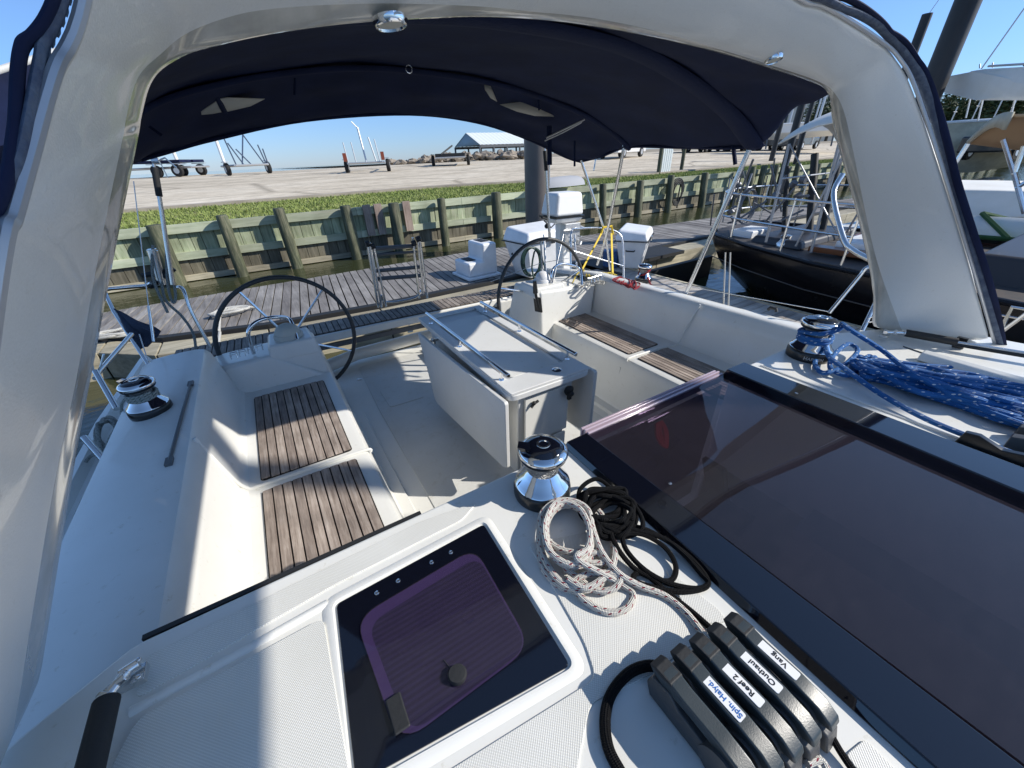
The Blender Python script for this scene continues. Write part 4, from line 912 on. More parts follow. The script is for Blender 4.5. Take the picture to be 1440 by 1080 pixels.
rope('halyard_tail', [[V(.51, -.05, ZC+.02), Bz(1155, 1070, ZC+.012), Bz(1175, 1100, ZC+.01), Bz(1260, 1190, ZC+.01)]], .0058, R_WHITE, 'white rope tail running forward below the clutches, at the bottom of the picture', 'line')
# blue rope: turns on the winch, tail through the jaw, and the flaked pile
cx, cy = 2.155, .69; S = []
for i in range(30):
    a = -.4+i*2*PI/12; S.append(V(cx+.064*math.cos(a), cy+.064*math.sin(a), ZC+.082+.0175*i/12))
top_ = [V(cx+.075, cy-.01, ZC+.150), V(cx+.02, cy-.075, ZC+.168), V(cx-.06, cy-.05, ZC+.165), V(cx-.085, cy+.01, ZC+.150), V(cx-.06, cy+.03, ZC+.13)]
B1 = S+[V(cx-.075, cy-.04, ZC+.150), V(cx-.02, cy-.085, ZC+.176), V(cx+.03, cy-.07, ZC+.186), By(1196, 464, .56), Bz(1240, 492, ZC+.12), Bz(1290, 530, ZC+.085), Bz(1360, 558, ZC+.06), Bz(1440, 570, ZC+.05), Bz(1520, 590, ZC+.05)]
B0 = [S[0]]+[By(1165, 500, .58), Bz(1190, 520, ZC+.06), Bz(1240, 555, ZC+.03), Bz(1300, 588, ZC+.02), Bz(1372, 618, ZC+.02), Bz(1430, 640, ZC+.03)]
strands = [B1, B0]
g = random.Random(11)
L = [Bz(1150, 500, ZC+.02), Bz(1146, 512, ZC+.02), Bz(1156, 524, ZC+.02), Bz(1176, 520, ZC+.03), Bz(1196, 506, ZC+.04), Bz(1206, 492, ZC+.04), Bz(1192, 484, ZC+.05), Bz(1172, 500, ZC+.04), Bz(1168, 518, ZC+.03), Bz(1190, 528, ZC+.02), Bz(1206, 520, ZC+.02)]
nst = 34
for i in range(nst):
    f = (i*7 % nst)/(nst-1)
    def pt(u, f=f):
        # left end narrow bundle, widening to the right edge
        y0 = 500+(u*46); y1 = 524+u*98
        x = 1205+u*290; y = y0+(y1-y0)*f
        h = .014+.065*math.sin(PI*min(1, max(0, f)))*g.uniform(.35, 1)*(.6+.6*math.sin(PI*min(1, u*.8+.2)))
        return Bz(x+g.uniform(-8, 8), y+g.uniform(-4, 4), ZC+h)
    us = [0.0, .12, .3, .5, .7, .9, 1.05]
    seq = [pt(u+(g.uniform(-.03, .03) if 0 < u < 1 else g.uniform(-.02, .09))) for u in us]
    L += seq if i % 2 == 0 else seq[::-1]
strands.append(L)
rope('blue_rope', strands, .0102, R_BLUE, 'blue rope with white flecks, wrapped on the right winch and heaped beside it', k=7, n=8)
# red and yellow lines on the right coaming aft
def heap(pix, z, n, r, jx, jy, jh, m, name, label, seed, extra=None):
    g = random.Random(seed); L = []
    (x0, y0), (x1, y1) = pix
    for i in range(n):
        t = i/n; a = i*1.9
        L.append(Bz(x0+(x1-x0)*t+jx*math.cos(a)+g.uniform(-2, 2), y0+(y1-y0)*t+jy*math.sin(a)+g.uniform(-1, 1), z+.012+g.uniform(0, jh)))
    return rope(name, [L]+(extra or []), r, m, label, k=6, n=6)
cD = V(c4.x, c4.y, .74); turns = [cD+V(.052*math.cos(i*.6), .052*math.sin(i*.6), .07+.006*i*.6+.02*math.sin(i*.9)) for i in range(22)]
heap([(866, 392), (898, 403)], .76, 40, .007, 7, 5, .05, R_RED, 'red_rope', 'red rope heaped beside the aft right winch and wrapped round it', 3, [turns, [turns[0], Bz(915, 400, .78), Bz(930, 408, .775), Bz(948, 413, .77)], [Bz(905, 404, .77), Bz(925, 411, .77), Bz(935, 412, .77)]])
heap([(828, 386), (862, 388)], .74, 34, .007, 7, 4, .05, R_YEL, 'yellow_rope', 'yellow rope lying on the right coaming between the wheel and the red rope', 4, [[Bz(805, 398, .78), Bz(812, 385, .8), Bz(822, 380, .8)]])
heap([(815, 400), (850, 396)], .74, 16, .006, 6, 3, .03, R_DWH, 'pale_rope_end', 'loose pale rope end in front of the yellow rope', 6)
m = MB()
for q in (((847, 326), (812, 392), 3.5), ((860, 328), (862, 390), 3.4)):
    a, b = By(q[0][0], q[0][1], q[2]), By(q[1][0], q[1][1], q[2]-.25); w_ = V(.014, 0, 0)
    m.hexa([b-w_, b+w_, b+w_+V(0, .004, 0), b-w_+V(0, .004, 0), a-w_, a+w_, a+w_+V(0, .004, 0), a-w_+V(0, .004, 0)])
m.tube([By(845, 330, 3.5), By(848, 320, 3.5), By(860, 318, 3.5), By(862, 330, 3.45)], .014, 6)
tag(m.build('safety_tether', YEL, None, mtx=YACHT), 'yellow webbing straps hanging from the right stern rail', 'strap')
# green hose looped behind the right wheel
hs = [[By(746+13*math.cos(a)+2*k, 368+20*math.sin(a), 3.7+.03*k) for a in [2*PI*i/12 for i in range(13)]] for k in range(3)]
hs.append([By(752, 395, 3.5), By(748, 375, 3.6), By(754, 350, 3.6), By(765, 372, 3.6), By(768, 388, 3.5)])
rope('green_hose', hs, .010, mat('green_hose_rubber', (.012, .045, .035), .5), 'dark green hose looped behind the right steering wheel', 'hose', k=3)
# left side: winch line, rope coil, flag
pl_ = V(-.655, 2.20, .80); tl = [pl_+V(.054*math.cos(i*.55), .054*math.sin(i*.55), .078+.0011*i) for i in range(34)]
q = [tl[0], By(175, 562, 2.3), Bx(170, 590, -.84), Bx(152, 620, -.93), Bx(140, 660, -.98), Bx(118, 700, -1.0), Bx(104, 730, -1.02)]
rope('winch_line', [tl, q], .0062, R_GRN, 'white and green line from the left winch down along the side deck', k=4)
g = random.Random(9)
L = [Bz(152+15*math.cos(i*.9)+g.uniform(-4, 4), 612+22*math.sin(i*.9)+g.uniform(-4, 4), .50+g.uniform(0, .10)) for i in range(44)]
rope('grey_rope_coil', [L, [Bz(150, 640, .5), Bz(130, 640, .48), Bz(120, 650, .46)]], .009, R_GREY, 'grey mooring rope coiled on the side deck below the left winch', k=5)
rope('grey_tow_rope', [[By(215, 345, 4.05), By(214, 372, 4.0), By(218, 400, 4.0), By(236, 440, 3.95)], [By(226, 380, 4.05), By(232, 420, 4.0), By(256, 445, 3.95), By(272, 470, 3.9), By(276, 500, 3.8)], [By(234, 345, 4.0), By(236, 400, 3.98), By(243, 425, 3.95), By(247, 415, 3.95), By(240, 372, 4.0)]], .010, R_GREY, 'thick grey ropes hanging on the left stern rail beside the tensioner', k=6)
m = MB(); P = [By(160, 435, 3.8), By(176, 452, 3.78), By(200, 462, 3.74), By(222, 470, 3.72), By(214, 482, 3.7), By(202, 490, 3.7), By(192, 480, 3.72), By(180, 472, 3.74), By(170, 456, 3.78)]
rows = []
for i in range(9):
    t = i/8; a = P[0].lerp(By(226, 466, 3.7), t)+V(0, .02*math.sin(t*9), 0); b = P[0].lerp(By(196, 494, 3.72), t)+V(0, .03*math.sin(t*7+1), 0)
    rows.append([a.lerp(b, s/6)+V(0, .03*math.sin(s*2.1+t*3)*t, -.02*math.sin(PI*s/6)*t) for s in range(7)])
m.grid(rows); fo = m.build('furled_flag', mat('navy_flag_cloth', (.035, .045, .075), .85, bump=.5, bscale=12), None, solid=.008, mtx=YACHT)
tag(fo, 'dark navy flag bunched on the left stern rail', 'flag')
# outboard motor on the stern rail, boarding ladder
def B2(px, py, y): return By(px, py, y)
t = thing('outboard_motor', 'white outboard motor clamped upright behind the right steering wheel', 'outboard motor', mtx=YACHT)
yo = 4.15; a = By(772, 271, yo); b = By(809, 304, yo); 
cx, cz = (a.x+b.x)/2, (a.z+b.z)/2; W, H_ = (b.x-a.x), (a.z-b.z)
m = MB(); m.hexa([V(a.x-.01, yo-.17, b.z+.03), V(b.x, yo-.17, b.z+.03), V(b.x, yo+.17, b.z+.03), V(a.x-.01, yo+.17, b.z+.03), V(a.x+.03, yo-.14, a.z), V(b.x-.02, yo-.14, a.z), V(b.x-.02, yo+.14, a.z), V(a.x+.03, yo+.14, a.z)])
sub('cowl', t, m, WHT, bevel=.04, seg=4)
m = MB(); m.box((a.x-.015, yo-.175, b.z+.012), (b.x+.005, yo+.175, b.z+.03)); sub('cowl_stripe', t, m, BLKP)
m = MB(); m.hexa([V(a.x+.03, yo-.12, b.z-.05), V(b.x-.03, yo-.12, b.z-.05), V(b.x-.03, yo+.12, b.z-.05), V(a.x+.03, yo+.12, b.z-.05), V(a.x-.01, yo-.17, b.z+.012), V(b.x, yo-.17, b.z+.012), V(b.x, yo+.17, b.z+.012), V(a.x-.01, yo+.17, b.z+.012)]); sub('lower_cowl', t, m, WHT, bevel=.02)
m = MB(); l0 = By(800, 325, yo); m.hexa([V(l0.x-.07, yo-.08, -.35), V(l0.x+.07, yo-.08, -.35), V(l0.x+.05, yo+.1, -.35), V(l0.x-.05, yo+.1, -.35), V(cx-.05, yo-.08, b.z-.04), V(cx+.10, yo-.08, b.z-.04), V(cx+.09, yo+.1, b.z-.04), V(cx-.04, yo+.1, b.z-.04)]); sub('drive_leg', t, m, WHT, bevel=.02)
m = MB(); m.box((cx-.10, yo-.2, b.z-.28), (cx+.14, yo-.1, b.z-.05)); m.tube([V(cx-.15, yo-.22, b.z-.12), V(cx+.18, yo-.22, b.z-.12)], .014, 8); m.tube([V(cx-.06, yo-.22, b.z-.2), V(cx-.06, yo-.30, b.z-.2)], .01, 6); m.tube([V(cx+.08, yo-.22, b.z-.2), V(cx+.08, yo-.30, b.z-.2)], .01, 6)
g = random.Random(2)
for k in range(9): c = V(cx+g.uniform(-.14, .2), yo-.2+g.uniform(-.05, .02), b.z-.1-g.uniform(0, .28)); m.lathe([(.018, -.03), (.018, .03)], c, 8, (g.uniform(-1, 1), g.uniform(-1, 1), g.uniform(-1, 1)))
sub('clamp_bracket', t, m, ALU, bevel=.004)
m = MB(); m.tube([By(771, 309, yo-.1), By(762, 306, yo-.2)], .012, 6); m.ball(By(769, 318, yo-.15), .03); m.tube([By(765, 310, yo-.18), By(775, 320, yo-.18), By(780, 315, yo-.18)], .008, 6); sub('pull_handle', t, m, BLKR)
t = thing('boarding_ladder', 'folded stainless boarding ladder standing upright behind the teak stern bench', 'ladder', mtx=YACHT)
yl = 4.22
tl_, tr_, bl_, br_ = By(517, 343, yl), By(590, 334, yl), By(532, 432, yl), By(601, 419, yl)
for k, off in enumerate((0, .05)):
    m = MB(); m.tube([bl_+V(off, off, 0), tl_+V(off*.6, off, 0)], .014, 8); m.tube([bl_+V(off+.03, -.02, 0), tl_+V(off*.6+.02, -.02, -.02)], .012, 8); sub('side_rail', t, m, STEEL)
    m = MB(); m.tube([br_+V(-off*1.6, off, .0), tr_+V(-off*1.2, off, 0)], .014, 8); m.tube([br_+V(-off-.05, -.02, .06), tr_+V(-off-.03, -.02, -.02)], .012, 8); sub('side_rail', t, m, STEEL)
for (py0, py1, r) in ((350, 344, .022), (358, 352, .014), (380, 373, .02), (391, 385, .022)):
    u0 = (py0-343)/89.; P0 = tl_.lerp(bl_, u0); P1 = tr_.lerp(br_, (py1-334)/85.)
    m = MB(); m.tube([P0+V(.03, 0, 0), P1+V(-.05, 0, 0)], r, 8); sub('rung', t, m, RAILG)
m = MB(); m.tube(spline([By(536, 415, yl), By(541, 424, yl), By(560, 424, yl), By(585, 418, yl), By(592, 408, yl)], 5), .012, 8); sub('foot_loop', t, m, STEEL)
m = MB()
for q in ((517, 343), (524, 346), (588, 336), (582, 342)): m.lathe([(.03, -.02), (.03, .02)], By(q[0], q[1], yl-.03), 12, (1, 0, .2))
sub('hinge_joint', t, m, BLKR)

# ================================================================ THE MARINA (level world, water at z = 0)
m = MB(); R_ = 5000
m.add([V(-R_, -R_, 0), V(R_, -R_, 0), V(R_, R_, 0), V(-R_, R_, 0)], [(0, 1, 2, 3)])
def watermat():
    mt, t, b = nt('harbour_water'); b.inputs['Roughness'].default_value = .06; b.inputs['Specular IOR Level'].default_value = .5
    b.inputs['Base Color'].default_value = (.040, .045, .018, 1)
    n = N(t, 'ShaderNodeTexNoise', Scale=2.6, Detail=5); t.links.new(coords(t, scale=(1, 1.6, 1)), n.inputs['Vector'])
    bp = N(t, 'ShaderNodeBump', Strength=.35, Distance=.05); t.links.new(n.outputs['Fac'], bp.inputs['Height']); t.links.new(bp.outputs['Normal'], b.inputs['Normal'])
    return mt
wo = m.build('water', watermat(), smooth=False); wo['kind'] = 'structure'
def wally(x): return 12.75-.012*x if x < 60 else 12.03
def landz(x, y):
    d = y-wally(x)
    pts = [(0, 1.30), (3.2, 1.46), (3.6, 1.47), (9, 1.80), (17, 2.10), (24, 2.20)]
    if d >= 24:
        if x > 90: return 2.2
        e = 2.2-(d-24)*.09
        if x > 50: e = e+(2.2-e)*(x-50)/40
        return max(e, -.6)
    for (a, za), (b, zb) in zip(pts, pts[1:]):
        if a <= d <= b: return za+(zb-za)*(d-a)/(b-a)
    return 1.3
def strip(ds, xs, lift=0):
    m = MB(); m.grid([[V(x, wally(x)+d, landz(x, wally(x)+d)+lift) for x in xs] for d in ds]); return m
XS = [-120, -60, -40, -30]+[x*1.0 for x in range(-24, 60, 2)]+[60, 70, 80, 90, 100, 130, 180, 260, 400, 700]
def gw(x): return 3.3 if x < 6 else max(1.7, 3.3-(x-6)*.16)
GRASS = mat('bank_grass_soil', (.14, .18, .045), .95, col2=(.26, .26, .10), vscale=2.2, bump=.8, bscale=14)
m = MB(); m.grid([[V(x, wally(x)+.0+gw(x)*f, landz(x, wally(x)+gw(x)*f)) for x in XS] for f in (0, .25, .5, .75, 1)])
gb = m.build('grass_bank', GRASS); gb['kind'] = 'structure'
def lotmat():
    mt, t, b = nt('old_concrete_lot'); b.inputs['Roughness'].default_value = .9
    n = N(t, 'ShaderNodeTexNoise', Scale=.35, Detail=10, Roughness=.72); t.links.new(coords(t, scale=(.45, 1.6, 1)), n.inputs['Vector'])
    n2 = N(t, 'ShaderNodeTexNoise', Scale=3, Detail=8, Roughness=.8); t.links.new(coords(t, scale=(.5, 2, 1)), n2.inputs['Vector'])
    v = N(t, 'ShaderNodeTexVoronoi', Scale=.22, feature='DISTANCE_TO_EDGE'); t.links.new(coords(t, scale=(.6, 1.5, 1)), v.inputs['Vector'])
    base = ramp(t, n.outputs['Fac'], [(.25, (.34, .29, .21)), (.5, (.60, .525, .41)), (.75, (.74, .67, .55))])
    m1 = N(t, 'ShaderNodeMixRGB', blend_type='MULTIPLY'); m1.inputs[0].default_value = 1; t.links.new(base, m1.inputs[1]); t.links.new(ramp(t, n2.outputs['Fac'], [(.35, (.62, .60, .57)), (.6, (1.1, 1.1, 1.1))]), m1.inputs[2])
    m2 = N(t, 'ShaderNodeMixRGB', blend_type='MULTIPLY'); m2.inputs[0].default_value = .6; t.links.new(m1.outputs[0], m2.inputs[1]); t.links.new(ramp(t, v.outputs['Distance'], [(0, (.3, .28, .25)), (.03, (1, 1, 1))]), m2.inputs[2])
    t.links.new(m2.outputs[0], b.inputs['Base Color']); return mt
DS = [.0, .45, 2, 5, 9, 13, 17, 21, 24, 27, 31, 36, 42, 50, 54]
m = MB(); m.grid([[V(x, wally(x)+gw(x)+d*(24-gw(x))/24 if d < 24 else wally(x)+d, landz(x, wally(x)+gw(x)+d*(24-gw(x))/24 if d < 24 else wally(x)+d)) for x in XS] for d in DS])
lo = m.build('parking_lot', lotmat()); lo['kind'] = 'structure'
m = MB(); xs2 = [90, 100, 130, 180, 260, 400, 700, 1500]
m.grid([[V(x, wally(x)+d, 2.2) for x in xs2] for d in (54, 80, 120, 200, 400, 1500)])
m.grid([[V(x, y, 2.0-(.0 if y > 12 else .0)) for x in (700, 1500, 3000)] for y in (12, 100, 500, 1500)])
fl_ = m.build('far_ground', GRASS); fl_['kind'] = 'structure'
# curb of the lot
m = MB()
for i in range(len(XS)-1):
    x0, x1 = XS[i], XS[i+1]
    if x0 < -24 or x1 > 60: continue
    p = [V(x, wally(x)+gw(x)+o, landz(x, wally(x)+gw(x)+o)+h) for x, o, h in ((x0, -.12, -.05), (x1, -.12, -.05), (x1, .16, -.05), (x0, .16, -.05), (x0, -.12, .09), (x1, -.12, .09), (x1, .16, .09), (x0, .16, .09))]
    m.hexa(p)
cu_ = m.build('lot_kerb', mat('kerb_concrete', (.40, .35, .28), .9, col2=(.30, .26, .21), vscale=1.5), smooth=False); cu_['kind'] = 'structure'
# grass blades
g = random.Random(21); m = MB()
for i in range(42000):
    x = g.uniform(-12, 34) if i % 4 else g.uniform(-8, 14); d = g.uniform(.1, gw(x)-.15); y = wally(x)+d; z = landz(x, y); h = g.uniform(.03, .075)
    a = g.uniform(0, PI); dx, dy = math.cos(a)*.018, math.sin(a)*.018; lx, ly = g.uniform(-.05, .05), g.uniform(-.05, .05)
    m.add([V(x-dx, y-dy, z), V(x+dx, y+dy, z), V(x+lx, y+ly, z+h)], [(0, 1, 2)])
gr = m.build('grass', mat('grass_blades', (.17, .23, .05), .8, col2=(.28, .32, .10), vscale=1.5), smooth=False); gr['kind'] = 'stuff'; gr['label'] = 'short grass on the bank above the timber wall'; gr['category'] = 'grass'
# timber retaining wall
t = thing('retaining_wall', 'green-stained timber retaining wall with round posts along the far side of the water', 'retaining wall', (0, 12.6, 0))
T0 = V(0, 12.6, 0)
def W(x, o, z): return V(x, wally(x)+o, z)-T0
m = MB(); x = -14.0; g = random.Random(4)
while x < 64:
    wd = g.uniform(.22, .30); dd = g.uniform(0, .02)
    m.cur = 0; m.hexa([W(x+.008, -.05-dd, .62), W(x+wd-.004, -.05-dd, .62), W(x+wd-.004, .0, .62), W(x+.008, .0, .62), W(x+.008, -.05-dd, 1.27), W(x+wd-.004, -.05-dd, 1.27), W(x+wd-.004, .0, 1.27), W(x+.008, .0, 1.27)])
    m.cur = 1; m.hexa([W(x+.008, -.05-dd, -.8), W(x+wd-.004, -.05-dd, -.8), W(x+wd-.004, .0, -.8), W(x+.008, .0, -.8), W(x+.008, -.05-dd, .62), W(x+wd-.004, -.05-dd, .62), W(x+wd-.004, .0, .62), W(x+.008, .0, .62)])
    x += wd
m.build('plank_face', [WALLW, WALLL], t, smooth=False)
for nm, z0, z1, o0, mt in (('cap_timber', 1.13, 1.33, -.16, WALEW), ('waler', .52, .70, -.14, WALEW), ('low_waler', .02, .15, -.15, BEAMW)):
    m = MB(); x = -14.0
    while x < 64: m.hexa([W(a, o, z) for a, o, z in ((x, o0, z0), (x+3.3, o0, z0), (x+3.3, -.055, z0), (x, -.055, z0), (x, o0, z1), (x+3.3, o0, z1), (x+3.3, -.055, z1), (x, -.055, z1))]); x += 3.31
    m.build(nm, mt, t, smooth=False)
px_posts = [(212, 310), (311, 303), (392, 296), (485, 288), (553, 284), (620, 280), (697, 274), (846, 261), (898, 258), (940, 253), (987, 249), (1034, 247), (1067, 244)]
xs = [Wy(a, b, 12.3).x for a, b in px_posts]+[21.5, 23.6, 25.7, 27.9, 30, 32.2, 34.3, 36.5, 38.6, 40.8, 43, 45.2, 47.5, 50, 52.5, 55, 58, 61]+[-5.2, -7.6]
g = random.Random(8)
for x in xs:
    m = MB(); h = 1.42+g.uniform(-.07, .09); r = g.uniform(.125, .165); l = g.uniform(-.06, .06)
    m.tube([W(x+l*2, -.48, -.8), W(x+l, -.42, .3), W(x, -.38, h-.03), W(x, -.38, h)], [r*1.12, r*1.06, r, r*.9], 14); m.build('wall_post', POSTW, t)
for a, b, hh in ((517, 290, .9), (533, 288, .95), (573, 283, .95)):
    x = Wy(a, b, 12.3).x; m = MB(); m.hexa([W(x-.11, -.24, .55), W(x+.11, -.24, .55), W(x+.11, -.165, .55), W(x-.11, -.165, .55), W(x-.11, -.24, 1.38), W(x+.11, -.24, 1.38), W(x+.11, -.165, 1.38), W(x-.11, -.165, 1.38)]); m.build('spare_board', PINKW, t, smooth=False)
hx = Wy(955, 290, 12.0).x; L = []
for k in range(4): L.append([W(hx+.45*math.sin(a)*(1-.12*k), -.30-.02*k, .85+.45*math.cos(a)-.06*k) for a in [2*PI*i/14 for i in range(15)]])
L.append([W(hx+.2, -.3, 1.2), W(hx+.1, -.35, .6), W(hx+.2, -.3, .1)])
m = MB()
for q in L: m.tube([p+T0 for p in q], .03, 6)
tag(m.build('hose_loops', BLKR), 'black hose looped over the timber wall', 'hose')
# dock
t = thing('dock', 'weathered grey boardwalk dock running across behind the yacht', 'dock', (0, 7.5, 0)); T0 = V(0, 7.5, 0)
m = MB(); x = -9.0; g = random.Random(14)
DP = [(-9, 7.75), (-2.3, 7.6), (-1.6, 7.0), (-.3, 6.62), (1.3, 6.45), (34, 6.42)]
def dye(x):
    for (p, q), (r, u) in zip(DP, DP[1:]):
        if x <= r: return q+(u-q)*max(0, (x-p))/(r-p)
    return 6.42
def dyf(x): return 9.05 if x < 4 else 9.05-(x-4)*.105
while x < 34:
    wd = .136; jz = g.uniform(-.004, .004); s = .012
    m.hexa([V(a, b, c)-T0 for a, b, c in ((x+s-.0, dye(x), .35), (x+wd-.0, dye(x), .35), (x+wd+.25, dyf(x), .35), (x+s+.25, dyf(x), .35), (x+s, dye(x), .40+jz), (x+wd, dye(x), .40+jz), (x+wd+.25, dyf(x), .40+jz), (x+s+.25, dyf(x), .40+jz))]); x += .143
m.build('deck_boards', DOCKW, t, smooth=False)
def along(m, o0, o1, z0, z1, x0=-9, x1=34, gap=0):
    xs_ = [x0, -2.3, -1.6, -.3, 1.3, 4.3, 7.3, 10.3, 13.3, 16.3, 20, 25, x1]
    for p, q in zip(xs_, xs_[1:]):
        a, b = dye(p), dye(q); q -= gap
        m.hexa([V(u, v, w_)-T0 for u, v, w_ in ((p, a+o0, z0), (q, b+o0, z0), (q, b+o1, z0), (p, a+o1, z0), (p, a+o0, z1), (q, b+o0, z1), (q, b+o1, z1), (p, a+o1, z1))])
m = MB(); along(m, -.14, -.015, .28, .415); along(m, -.17, -.142, .25, .36); m.build('rubbing_strip', BLKR, t, smooth=False)
m = MB(); along(m, -.66, -.175, .27, .36, gap=.02); along(m, -.70, -.665, -.25, .372, gap=.02); m.build('fender_timber', BEAMW, t, bevel=.008)
m = MB(); along(m, 0, .1, -.2, .34); m.hexa([V(a, b, c)-T0 for a, b, c in ((-9, 9.0, -.2), (4, 9.0, -.2), (4, 9.1, -.2), (-9, 9.1, -.2), (-9, 9.0, .36), (4, 9.0, .36), (4, 9.1, .36), (-9, 9.1, .36))]); m.build('dock_frame', PINKW, t, smooth=False)
# finger pier between the yacht and the black boat
t = thing('finger_pier', 'sun-bleached narrow finger pier between the yacht and the black sailing boat', 'pier', (5, 2, 0)); T0 = V(5, 2, 0)
m = MB(); y = -7.0
FX0, FX1 = 4.5, 5.95
while y < 5.6:
    m.box(V(FX0, y+.006, .36)-T0, V(FX1, y+.134, .40+g.uniform(-.003, .003))-T0); y += .14
m.build('deck_boards', teak('bleached_boards', (.30, .28, .26), (.44, .42, .39), (.58, .56, .53), axis=0, sc=.25), t, smooth=False)
m = MB(); m.box(V(FX0-.06, -7, .12)-T0, V(FX0, 5.6, .41)-T0); m.box(V(FX1, -7, .12)-T0, V(FX1+.06, 5.6, .41)-T0); m.build('edge_beam', BEAMW, t, smooth=False)
m = MB(); a = [Wz(935, 392, .40), Wz(1012, 372, .40)]
m.box(V(6.0, 4.9, .0)-T0, V(8.0, 5.0, .42)-T0); m.box(V(5.5, 5.1, .1)-T0, V(5.6, 6.2, .42)-T0); m.box(V(5.5, 5.6, .36)-T0, V(8.0, 6.25, .43)-T0); m.build('corner_brace', BLKR, t, smooth=False)
# piles
def pile(name, x, y, d, z1, mt, label, lean=(0, 0)):
    m = MB(); m.tube([(0, 0, -1.5), (lean[0]*2, lean[1]*2, 2), (lean[0]*z1, lean[1]*z1, z1)], d/2, 28); o = m.build(name, mt); o.location = (x, y, 0)
    return tag(o, label, 'piling')
p = Wz(765, 345, .2); pile('steel_piling', p.x, 9.55, .66, 4.6, PILEM, 'thick grey piling standing by the dock behind the outboard motor')
q = Wd(1331, 75, 13.5); pile('steel_piling', q.x, q.y, .42, 7.5, PILED, 'tall dark piling leaning over the arch at the top right')
q = Wd(1291, 55, 26); pile('steel_piling', q.x, q.y, .33, q.z+.75, PILED, 'short dark piling top seen above the arch beside the tall one')
for a, b, D, w_, zt in ((1124, 160, 26, .32, 6.5), (1138, 160, 30, .22, 6.5), (1099, 170, 34, .3, 5)):
    q = Wd(a, b, D); pile('mooring_pile', q.x, q.y, w_, zt, PILED, {1124: 'thicker dark mooring pile between the bimini and the arch', 1138: 'thin dark mooring pile just left of the arch', 1099: 'dark mooring pile half hidden by the bimini edge'}[a])
# dock boxes, step
def dockbox(x, y, rz, label, s=1.0, hose=0):
    t = thing('dock_box', label, 'dock box', (x, y, .405), rz, 'white dock boxes')
    w0, w1, d0, d1, h = .40*s, .56*s, .22*s, .33*s, .62*s
    m = MB(); m.hexa([V(-w0, -d0, 0), V(w0, -d0, 0), V(w0, d0, 0), V(-w0, d0, 0), V(-w1, -d1, h), V(w1, -d1, h), V(w1, d1, h), V(-w1, d1, h)]); m.build('box_body', WPLA, t, bevel=.03, seg=3)
    m = MB(); m.hexa([V(-w1-.03, -d1-.03, h), V(w1+.03, -d1-.03, h), V(w1+.03, d1+.03, h), V(-w1-.03, d1+.03, h), V(-w1+.05, -d1+.02, h+.17*s), V(w1-.05, -d1+.02, h+.17*s), V(w1-.05, d1-.02, h+.24*s), V(-w1+.05, d1-.02, h+.24*s)]); m.build('lid', WPLA, t, bevel=.05, seg=4)
    m = MB(); m.box((-.05, -d1-.045, h-.05), (.05, -d1-.025, h+.03)); m.build('hasp', STEEL, t)
    for s_ in (-1, 1):
        m = MB(); m.box((s_*w1*.6-.05, d1+.02, h-.06), (s_*w1*.6+.05, d1+.04, h+.05)); m.build('hinge', STEEL, t)
        m = MB(); m.tube([(s_*(w1+.005), -.08, h*.7), (s_*(w1+.035), -.07, h*.68), (s_*(w1+.035), .07, h*.68), (s_*(w1+.005), .08, h*.7)], .012, 6); m.build('handle', BLKR, t)
    m = MB(); m.box((-w1-.032, -d1-.034, h-.004), (w1+.032, d1+.034, h+.006)); m.build('lid_seal', BLKR, t)
    return t
p = Wz(775, 393, .4); dockbox(p.x+.12, p.y+.55, math.radians(6), 'white dock box with a rounded lid behind the right steering wheel', 1.04)
p = Wz(897, 378, .4); dockbox(p.x+.15, p.y+.30, math.radians(35), 'white dock box tapering downward beside the finger pier, behind the red rope', .86)
t = thing('dock_steps', 'small white two-step plastic dock steps left of the right steering wheel', 'dock steps', (3.42, 6.95, .405), math.radians(2))
m = MB(); m.box((-.36, -.36, 0), (.36, .36, .05)); m.build('base_plate', WPLA, t, bevel=.015)
m = MB(); m.prism([(-.31, .05), (.32, .05), (.32, .62), (.02, .62), (.0, .31), (-.31, .31)], -.30, .30, lambda u, v, w_: V(u, w_, v)); m.build('step_body', WPLA, t, bevel=.04, seg=4)
for x0, x1, z in ((-.22, -.05, .312), (.10, .26, .622)):
    m = MB(); m.box((x0, -.12, z), (x1, .2, z+.006)); m.build('step_grip', BLKR, t)
m = MB(); m.lathe([(.14, 0), (.17, .3), (.175, .32), (.15, .33)], (0, 0, 0), 24); bk = m.build('bucket', BLUEM); q = Wz(868, 378, .4); bk.location = (q.x, q.y+.2, .402); tag(bk, 'blue bucket on the dock behind the yellow straps', 'bucket')
# coils of white line on the dock
def dline(name, cpx, n, rx, ry, label, seed, extra=None):
    g = random.Random(seed); c = Wz(cpx[0], cpx[1], .42); m = MB(); L = []
    for i in range(n): a = i*.8; L.append(V(c.x+rx*math.cos(a)*g.uniform(.5, 1), c.y+ry*math.sin(a)*g.uniform(.4, 1), .43+g.uniform(0, .05)))
    m.tube(spline(L, 5), .02, 7)
    for e in extra or []: m.tube(spline(e, 6), .02, 7)
    o = m.build(name, R_DWH); return tag(o, label, 'rope')
e = [[Wz(305, 437, .44), Wz(309, 440, .44), Wz(308, 462, .43), Wz(309, 468, .39), Wz(309, 492, .39), V(Wz(309, 492, .39).x, Wz(309, 492, .39).y-.03, -.1)]]
dline('dock_line', (328, 440), 30, .33, .16, 'white rope flaked on the dock behind the left wheel, its end hanging over the edge', 2, e)
dline('dock_line', (172, 470), 34, .30, .15, 'white rope flaked on the dock beside the dark flag', 3)

